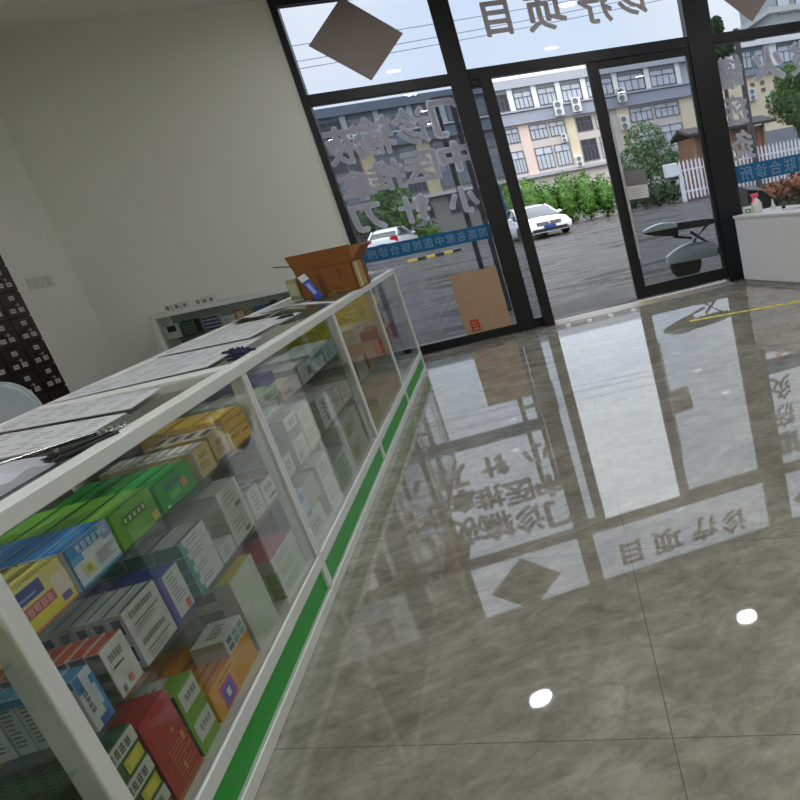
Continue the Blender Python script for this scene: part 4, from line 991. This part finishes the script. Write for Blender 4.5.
# yellow building further right
yb = thing('yellow_building', 'yellow rendered building with small square windows at far right', 'building', (0, BY, 0))
MB().box(X(16.2), X(30), 0, 12, GZ, Z(8.6), YELW).build('wall', yb)
MB().box(X(16.1), X(30.1), -.4, 0, Z(6.55), Z(8.6), M('blue_grey_band', (136, 146, 160), .8, var=.05)).build('upper_band', yb)
MB().box(X(16.0), X(30.2), -.9, .1, Z(8.25), Z(8.62), WHITEW).build('eave', yb)
for p in (17.3, 20.45, 23.2): MB().box(X(p - .26), X(p + .26), -.6, -.4, Z(6.9), Z(8.3), WHITEW).build('pilaster', yb)
for (a, b) in ((17.75, 18.9), (19.1, 20.1), (20.8, 22.1)): window(a, b, 7.0, 8.05, 3, PANEW, -.4, yb)
for (x, z) in ((18.81, 5.99), (19.52, 6.03), (18.77, 5.56), (19.54, 5.57), (19.51, 3.56), (22.4, 5.9)):
    o = MB().box(X(x - .16), X(x + .16), -.08, 0, Z(z - .13), Z(z + .13), M('small_square_frame', (160, 140, 100), .7)).build('window', yb)
    MB().box(X(x - .11), X(x + .11), -.1, -.08, Z(z - .09), Z(z + .09), M('small_square_pane', (92, 80, 62), .4)).build('pane', o)
MB().box(X(18.4), X(30), -.3, 0, GZ, Z(2.9), M('yellow_building_base', (130, 134, 142), .8)).build('base_wall', yb)
ac('white air conditioner on the yellow building beside the dark pole', 18.62, 5.35, -.0, .9)
tw = thing('tower_block', 'tall grey tower rising behind the yellow building', 'building', (0, 84, 0))
MB().box(36.5, 46, 0, 10, GZ, 24, M('tower_grey', (150, 158, 160), .8, var=.05, scale=.3)).build('wall', tw)
MB().box(36.0, 46.5, -.6, 10, 16.6, 17.2, M('tower_ledge', (176, 180, 180), .8)).build('ledge', tw)
for i in range(4):
    for j in range(4):
        o = MB().box(37.4 + i * 2.3, 39.0 + i * 2.3, -.1, 0, 10.2 + j * 3.1, 12 + j * 3.1, WIN).build('window', tw)
        MB().box(37.5 + i * 2.3, 38.9 + i * 2.3, -.14, -.1, 10.3 + j * 3.1, 11.9 + j * 3.1, PANEW).build('pane', o)
# ---- greenery
def leafmat(name, a, b):
    if name in MATS: return MATS[name]
    m = M(name, a, .55, var=.0)
    nt = m.node_tree
    rp = [n for n in nt.nodes if n.type == 'VALTORGB'][0]; nz = [n for n in nt.nodes if n.type == 'TEX_NOISE'][0]
    nz.inputs['Scale'].default_value = 3.5
    rp.color_ramp.elements[0].color = lin(a); rp.color_ramp.elements[1].color = lin(b)
    return m
LF_DARK = leafmat('leaf_dark', (26, 48, 24), (60, 92, 44))
LF_MID = leafmat('leaf_mid', (44, 80, 30), (104, 144, 56))
LF_BRIGHT = leafmat('leaf_bright', (74, 116, 30), (160, 190, 66))
LF_RUST = leafmat('leaf_rust', (84, 42, 18), (150, 80, 32))
LF_GREY = leafmat('leaf_grey', (62, 96, 66), (132, 160, 112))
BARK = M('bark', (72, 60, 50), .9, var=.2, bump=.4)
def leaves(blobs, n, size, mat, seed, core=None):
    r = random.Random(seed); mb = MB()
    for (cx, cy, cz, rx, ry, rz_) in blobs:
        if core: mb.ball((cx, cy, cz), 1, core, 2, (rx * .78, ry * .78, rz_ * .78), .18)
        for k in range(n):
            u = r.uniform(-1, 1); t = r.uniform(0, 2 * math.pi); q = math.sqrt(1 - u * u)
            d = Vector((q * math.cos(t), q * math.sin(t), u)); rr = .72 + .34 * r.random() ** .7
            p = Vector((cx + d.x * rx * rr, cy + d.y * ry * rr, max(GZ + .02, cz + d.z * rz_ * rr)))
            a = Vector((r.uniform(-1, 1), r.uniform(-1, 1), r.uniform(-.6, .8))).normalized()
            b = a.cross(Vector((r.uniform(-1, 1), r.uniform(-1, 1), r.uniform(-1, 1)))).normalized()
            s = size * r.uniform(.6, 1.3)
            mb.add([p - a * s, p - b * s * .45, p + a * s, p + b * s * .45], [(0, 1, 2, 3)], mat)
    return mb
def plant(name, label, cat, loc, blobs, n, size, mat, seed, trunk=None, core=None, group=None):
    t = thing(name, label, cat, loc, 0, group)
    leaves(blobs, n, size, mat, seed, core).build('foliage', t, fix=False)
    if trunk:
        mb = MB().tube(trunk[0], trunk[1], BARK, 8)
        for k in range(3):
            b = blobs[k % len(blobs)]
            mb.tube([trunk[0][-2], ((trunk[0][-1][0] + b[0]) / 2, (trunk[0][-1][1] + b[1]) / 2, b[2] - b[5] * .6), (b[0], b[1], b[2])], [trunk[1][-1], trunk[1][-1] * .7, .02], BARK, 6)
        mb.build('trunk', t, smooth=True)
    return t
def hedge(label, x0, x1, y, h0, h1, mat, seed, n=260, size=.12, step=.9, ry=.8):
    r = random.Random(seed); bl = []; x = x0
    k = 0
    while x <= x1:
        f = (x - x0) / max(.01, x1 - x0); h = h0 + (h1 - h0) * f
        h *= r.uniform(.86, 1.06)
        bl.append((x - x0, r.uniform(-.3, .3), h * .5, step * .72, ry, h * .52)); x += step
    stems = MB()
    for b in bl: stems.tube([(b[0], b[1], GZ), (b[0] + .05, b[1], b[2])], .05, BARK, 6)
    t = thing('hedge', label, 'hedge', (x0, y, 0))
    leaves(bl, n, size, mat, seed, mat).build('foliage', t, fix=False)
    stems.build('stems', t)
    return t
hedge('bright green bushes behind the white car', 1.0, 5.9, 36.6, 2.45, 2.25, LF_MID, 21, 900, .085)
hedge('yellow-green bushes above the white car roof', .2, 2.6, 38.6, 2.7, 2.6, LF_BRIGHT, 22, 900, .085)
hedge('low dark hedge seen through the door glass', 6.6, 8.9, 35.6, 1.0, 1.1, LF_DARK, 23, 300, .10, .7, .6)
hedge('dark bushes beyond the left pane banner', -8.6, -5.0, 48.5, 3.4, 2.9, LF_DARK, 24, 320, .15)
hedge('low green shrub right of the parked car with red lights', -4.5, -3.3, 46.6, 1.2, 1.3, LF_MID, 25, 260, .12, .7, .6)
plant('tree', 'leafy tree beyond the glass door, in front of the office block', 'tree', (9.15, 41.6, GZ), [(-.6, 0, 2.1, 1.15, 1, .9), (.6, .2, 2.3, 1.1, 1, .95), (.1, 0, 3.2, 1.05, 1, .95), (1.2, -.2, 1.7, .8, .8, .7), (-1.1, .1, 1.4, .8, .8, .7), (.2, -.3, 1.2, 1.2, .9, .7)], 1100, .11, LF_GREY, 31, ([(0, 0, 0), (.05, 0, 1.2), (0, 0, 2.6)], [.14, .12, .07]), None).scale = (1.09, 1, 1.07)
plant('tree', 'round dark green tree in front of the yellow building', 'tree', (18.1, 40, GZ), [(-.5, 0, 4.0, 1.2, 1, 1.1), (.6, .2, 4.4, 1.4, 1, 1.2), (0, 0, 5.2, 1.0, 1, .8), (1.3, 0, 3.5, 1.3, 1, 1.1), (.2, -.2, 3.2, .9, .9, .7)], 800, .13, LF_MID, 32, ([(0, 0, 0), (.05, 0, 2.0), (.1, 0, 4.0)], [.2, .17, .1]), LF_DARK)
plant('tree', 'small dark tree top showing over the transom beside the wide post', 'tree', (21.1, 60, GZ), [(-.2, 0, 11.0, .8, .7, 1.0), (.1, 0, 12.0, .5, .5, .7), (.4, 0, 10.4, .9, .7, .8), (-.5, 0, 10.0, .8, .7, .8)], 420, .2, LF_DARK, 33, ([(0, 0, 0), (0, 0, 6), (0, 0, 10.5)], [.25, .2, .08]), LF_DARK)
plant('tree', 'green tree beyond the left pane behind the parked cars', 'tree', (-5.2, 46, GZ), [(0, 0, 2.6, 1.0, .9, 1.1), (-.5, 0, 3.2, .8, .8, .7), (.4, 0, 2.1, .7, .8, .8)], 480, .15, LF_MID, 34, ([(0, 0, 0), (0, 0, 1.4), (0, 0, 2.6)], [.12, .1, .06]), LF_DARK)
# low rust-leaved planting right outside the right pane
r_ = thing('planter_shrub', 'rust-leaved shrub with a dark green base outside the right pane', 'shrub', (4.75, 11.0, GZ))
leaves([(-.35, 0, .78, .4, .35, .22), (.25, 0, .86, .5, .35, .25), (.9, 0, .86, .5, .35, .25), (1.5, 0, .8, .5, .35, .25)], 420, .05, LF_RUST, 41, LF_RUST).build('rust_foliage', r_, fix=False)
leaves([(-.3, -.25, .42, .5, .4, .36), (.4, -.25, .45, .6, .4, .36), (1.2, -.25, .45, .6, .4, .36)], 420, .05, LF_DARK, 42, LF_DARK).build('green_foliage', r_, fix=False)
# ---- white picket fence
WF = M('white_fence_paint', (226, 226, 232), .6, var=.03)
pf = thing('picket_fence', 'white picket fence in front of the wooden shed', 'fence', (9.1, 34.5, GZ))
MB().rbox(-.70, -.08, -.1, .5, 1.25, 1.88, WF, .03, 1).build('corner_box', pf)
MB().box(0, 12, .03, .08, .42, .50, WF).build('rail', pf); MB().box(0, 12, .03, .08, 1.42, 1.50, WF).build('rail', pf)
for k in range(58):
    x = .05 + k * .207
    MB().prism([(x - .05, .08), (x + .05, .08), (x + .05, 1.80), (x, 1.95), (x - .05, 1.80)], 'y', 0, .03, WF).build('picket', pf)
MB().rbox(-.1, .1, -.05, .12, 0, 1.75, WF, .01, 1).build('post', pf)
# ---- shed
WOOD = M('shed_wood', (142, 100, 74), .8, var=.15, scale=4)
sh = thing('garden_shed', 'brown wooden shed with a dark sloping roof behind the fence', 'shed', (12.5, 36.4, GZ))
MB().box(-1.95, 2.05, 0, 3, 0, 2.95, WOOD).build('wall', sh)
mb = MB()
for k in range(14): mb.box(-1.95 + k * .29, -1.92 + k * .29, -.03, 0, 0, 2.95, M('shed_batten', (112, 78, 60), .8))
mb.build('battens', sh)
for x in (-1.9, .1, .75, 2.0): MB().box(x - .06, x + .06, -.08, 0, 0, 3.0, M('shed_post', (150, 130, 110), .8)).build('post', sh)
MB().prism([(-.55, 2.98), (-.55, 3.11), (1.5, 3.5), (3.4, 3.11), (3.4, 2.98), (1.5, 3.34)], 'x', -2.25, 2.6, M('shed_roof', (58, 48, 48), .7)).build('roof', sh)
# ---- utility pole and wires
up = thing('utility_pole', 'dark utility pole standing in front of the yellow building', 'pole', (12.9, 34, GZ))
MB().tube([(0, 0, 0), (0, 0, 7.2)], [.17, .13], M('pole_concrete', (72, 70, 72), .8, var=.1), 12).build('shaft', up, smooth=True)
MB().box(-.9, .9, -.06, .06, 6.6, 6.72, M('pole_concrete')).build('crossarm', up)
for i, (za, zb) in enumerate(((9.9, 10.9), (9.55, 10.55), (10.75, 11.45))):
    pts = [(-16 + 36 * k / 24, 44, za + (zb - za) * k / 24 * 1.6 + .0022 * (k - 12) ** 2) for k in range(25)]
    o = MB().tube(pts, .018, M('cable', (130, 138, 150), .6), 6).build('power_line', smooth=True)
    tag(o, 'thin overhead cable across the sky, %s from the bottom' % ('second', 'first', 'third')[i], 'cable', 'overhead cables')
# ---- signpost outside the left pane
sg = thing('signpost', 'dark double post with a blue panel outside the left pane', 'signpost', (0, 10.5, GZ))
for x in (-.36, -.14): MB().rbox(x - .035, x + .035, -.03, .03, 0, 2.95, M('signpost_metal', (44, 46, 56), .4), .004, 1).build('post', sg)
for z in (1.55, 2.9): MB().box(-.33, -.17, -.02, .02, z, z + .05, M('signpost_metal')).build('crossbar', sg)
MB().rbox(-.10, .18, -.025, .025, 1.30, 1.74, M('blue_sign', (40, 84, 170), .4), .004, 1).build('panel', sg)
MB().box(.0, .08, -.028, -.025, 1.58, 1.62, M('sign_white', (214, 220, 230), .5)).build('mark', sg)
# ---- striped kerb
kb = thing('striped_kerb', 'yellow and black striped kerb beyond the left pane', 'kerb', (-3.75, 30.7, GZ), .45)
for k in range(6):
    MB().rbox(k * .38, k * .38 + .375, -.06, .06, 0, .11, M('kerb_yellow', (220, 190, 90), .6) if k % 2 == 0 else M('kerb_black', (36, 34, 36), .6), .01, 1).build('block', kb)
# ---- cars
TY = M('tyre', (24, 24, 26), .7); RIM = M('wheel_rim', (150, 152, 156), .3, metal=.8)
CGL = M('car_window', (58, 64, 70), .08, var=.1); CTR = M('car_trim', (28, 28, 32), .35); CHR = M('chrome', (214, 214, 216), .12, metal=1.0)
def car(label, loc, rz, paint, sx=1.0, group=None):
    """nose towards local -y, length along y"""
    c = thing('car', label, 'car', loc, rz, group)
    L = 4.55; W = .92 * sx
    st = [(-2.27, .36, .62, .70, .84), (-2.18, .28, .74, .84, .96), (-1.9, .22, .83, .95, 1), (-1.0, .20, .90, .99, 1), (-.6, .2, .96, 1, 1), (.9, .2, 1.0, 1, 1), (1.5, .22, 1.02, .99, 1), (2.0, .26, 1.0, .96, .98), (2.2, .34, .94, .88, .93), (2.27, .42, .80, .8, .86)]
    secs = []
    for (y, zb, zt, wt, wb) in st:
        a, b = W * wb, W * wt; zm = zb + (zt - zb) * .62
        secs.append([(-a * .92, y, zb), (a * .92, y, zb), (a, y, zb + .12), (a, y, zm), (b * .96, y, zt - .05), (b * .84, y, zt), (0, y, zt + .03), (-b * .84, y, zt), (-b * .96, y, zt - .05), (-a, y, zm), (-a, y, zb + .12)])
    MB().loft(secs, paint).build('body', c, smooth=True)
    gh = [(-1.15, .92, .92, .90), (-.55, .93, 1.28, .74), (-.2, .93, 1.40, .70), (.55, .95, 1.43, .68), (1.1, .98, 1.36, .68), (1.75, 1.0, 1.03, .80)]
    def ring(y, z0, z1, wt, k=1.0):
        a = W * .90; b = W * wt
        return [(-a * k, y, z0), (a * k, y, z0), (b * k, y, z1 - .05 if z1 - z0 > .2 else z1), (b * .85, y, z1), (-b * .85, y, z1), (-b * k, y, z1 - .05 if z1 - z0 > .2 else z1)]
    MB().loft([ring(*g_) for g_ in gh], CGL).build('windows', c, smooth=True)
    rf = [(-.32, 1.375, .70), (.0, 1.43, .69), (.6, 1.45, .68), (1.1, 1.385, .68), (1.3, 1.29, .70)]
    MB().loft([[(-W*w_*.93, y, z-.035), (W*w_*.93, y, z-.035), (W*w_*.84, y, z+.012), (-W*w_*.84, y, z+.012)] for (y, z, w_) in rf], paint).build('roof', c, smooth=True)
    for s in (-1, 1):
        MB().tube([(s*W*.88, -1.1, .94), (s*W*.73, -.5, 1.29), (s*W*.70, -.15, 1.40)], .035, paint, 6).tube([(s*W*.88, .3, .95), (s*W*.71, .3, 1.41)], .03, CTR, 6).tube([(s*W*.80, 1.75, 1.03), (s*W*.70, 1.1, 1.37)], .05, paint, 6).build('pillars', c, smooth=True)
        MB().ball((s * W * 1.06, -.78, 1.0), .09, paint, 2, (1.2, .7, .8)).build('mirror', c, smooth=True)
        MB().loft([[(s*W*.50, -2.245, .62), (s*W*.90, -2.06, .64), (s*W*.91, -2.05, .74), (s*W*.50, -2.235, .715)], [(s*W*.50, -2.15, .62), (s*W*.90, -1.96, .64), (s*W*.91, -1.95, .74), (s*W*.50, -2.14, .715)]], M('headlight', (176, 184, 190), .1)).build('headlight', c)
        MB().box(s*W*.52, s*W*.93, 2.15, 2.25, .74, 1.02, M('tail_light', (196, 24, 40), .2)).build('tail_light', c)
        for y in (-1.38, 1.33):
            wl = MB().lathe([(.20, -.10), (.31, -.10), (.325, -.06), (.325, .06), (.31, .10), (.20, .10)], TY, 22, Matrix.Translation((s * (W - .09), y, .325)) @ Matrix.Rotation(math.pi / 2, 4, 'Y')).build('wheel', c, smooth=True)
            MB().lathe([(.205, -.06), (.205, .085), (.06, .075), (.001, .09)], RIM, 20, Matrix.Translation((s * (W - .09), y, .325)) @ Matrix.Rotation(s * math.pi / 2, 4, 'Y')).build('rim', wl, smooth=True)
    mb = MB()
    mb.box(-W*.50, W*.50, -2.29, -2.18, .55, .70, CTR)
    mb.build('grille', c)
    mb = MB()
    for k in range(3): mb.box(-W*.49, W*.49, -2.298, -2.29, .57 + k*.045, .582 + k*.045, CHR)
    mb.lathe([(.055, 0), (.055, .012), (.045, .014), (.04, .006), (.001, .006)], CHR, 18, Matrix.Translation((0, -2.298, .635)) @ Matrix.Rotation(math.pi/2, 4, 'X'))
    mb.build('grille_chrome', c)
    MB().box(-W*.72, W*.72, -2.285, -2.1, .27, .42, CTR).build('lower_intake', c)
    MB().box(-W*.78, W*.78, -2.30, -2.25, .245, .275, CHR).build('bumper_trim', c)
    MB().box(-.22*sx, .22*sx, -2.315, -2.29, .43, .54, M('blue_plate', (40, 66, 150), .4)).build('licence_plate', c)
    MB().box(-.22*sx, .22*sx, 2.27, 2.29, .62, .73, M('blue_plate')).build('licence_plate', c)
    return c
WP_ = M('white_car_paint', (238, 238, 238), .2, var=.01, coat=.6)
car('white saloon car with a blue number plate parked outside the open doorway', (1.36, 30.2, GZ), math.radians(14), WP_, 1.06).scale = (1, 1, .86)
car('white hatchback seen from behind with red tail lights beyond the left pane', (-5.6, 42.6, GZ), math.radians(172), WP_, 1.0)
car('dark red car half hidden left of the white hatchback', (-8.0, 43.4, GZ), math.radians(172), M('dark_red_paint', (96, 40, 46), .25, coat=.5), 1.0)
# ---- electric scooter right outside the door
SIL = M('scooter_shell', (166, 174, 170), .25, var=.04, coat=.4)
sc = thing('electric_scooter', 'silver electric scooter with a black wind apron parked outside the door', 'scooter', (2.42, 9.6, GZ))
TX = Matrix.Rotation(math.pi / 2, 4, 'X')
def wheel(x, r):
    wl = MB().lathe([(r*.62, -.05), (r*.94, -.05), (r, -.025), (r, .025), (r*.94, .05), (r*.62, .05)], TY, 28, Matrix.Translation((x, 0, r)) @ TX).build('wheel', sc, smooth=True)
    MB().lathe([(r*.64, -.03), (r*.64, .03), (.05, .045), (.001, .045)], M('scooter_rim', (84, 86, 92), .3, metal=.7), 20, Matrix.Translation((x, 0, r)) @ TX).build('rim', wl, smooth=True)
wheel(-.05, .23); wheel(1.18, .22)
secs = []
for k in range(11):
    f = k / 10; x = -.31 + .84 * f
    h = .20 * math.sin(math.pi * min(1, f * .82 + .10)) ** .8 + .02
    wd = .05 + .11 * math.sin(math.pi * min(1, f * .8 + .1)) ** .7
    secs.append([(x, -wd, .27 - .02 * f), (x, wd, .27 - .02 * f), (x, wd * .9, .27 + h * .6), (x, wd * .45, .27 + h), (x, -wd * .45, .27 + h), (x, -wd * .9, .27 + h * .6)])
MB().loft(secs, SIL).build('rear_fender', sc, smooth=True)
secs = []; sec2 = []
for k in range(10):
    f = k / 9; x = -.56 + .46 * f; wd = .03 + .12 * f ** .6; zt = .76 + .07 * math.sin(math.pi * (f * .8 + .05)); zb = .745 - .13 * f ** .7
    secs.append([(x, -wd, .75), (x, wd, .75), (x, wd * .8, zt), (x, 0, zt + .012), (x, -wd * .8, zt)])
    sec2.append([(x, -wd * .98, .748), (x, wd * .98, .748), (x, wd * .6, zb), (x, -wd * .6, zb)])
MB().loft(secs, SIL).build('seat_tail', sc, smooth=True); MB().loft(sec2, DARK).build('seat_base', sc, smooth=True)
MB().loft([[(-.10, -.13, .70), (-.10, .13, .70), (-.10, .12, .80), (-.10, -.12, .80)], [(.25, -.13, .68), (.25, .13, .68), (.25, .12, .78), (.25, -.12, .78)], [(.46, -.10, .69), (.46, .10, .69), (.46, .08, .75), (.46, -.08, .75)]], M('seat_vinyl', (40, 42, 44), .4)).build('seat', sc, smooth=True)
MB().tube([(.38, 0, .70), (.12, 0, .50), (.35, 0, .38)], .022, DARK, 8).tube([(.10, 0, .64), (.28, 0, .48), (.40, 0, .40)], .02, DARK, 8).tube([(-.15, 0, .62), (.10, 0, .55)], .018, DARK, 8).tube([(-.05, .08, .23), (.40, .08, .36)], .018, DARK, 8).build('frame', sc, smooth=True)
MB().rbox(.40, .92, -.13, .13, .27, .36, DARK, .02).build('footboard', sc)
MB().tube([(1.18, 0, .22), (1.05, 0, .60), (.96, 0, 1.02)], [.03, .05, .04], SIL, 10).tube([(.94, -.32, 1.03), (.95, 0, 1.05), (.94, .32, 1.03)], .016, DARK, 8).build('steering_column', sc, smooth=True)
secs = []
for k in range(9):
    f = k / 8; y = -.36 + .72 * f; b = math.sin(math.pi * (f * .86 + .07))
    secs.append([(.86 - .02 * b, y, .50 - .12 * b), (1.26, y, .58), (1.32, y, .80 + .1 * b), (1.12, y, .98 + .10 * b), (.90, y, 1.04 + .06 * b)])
MB().loft(secs, M('black_apron', (18, 18, 22), .5, bump=.2, scale=30)).build('wind_apron', sc, smooth=True)
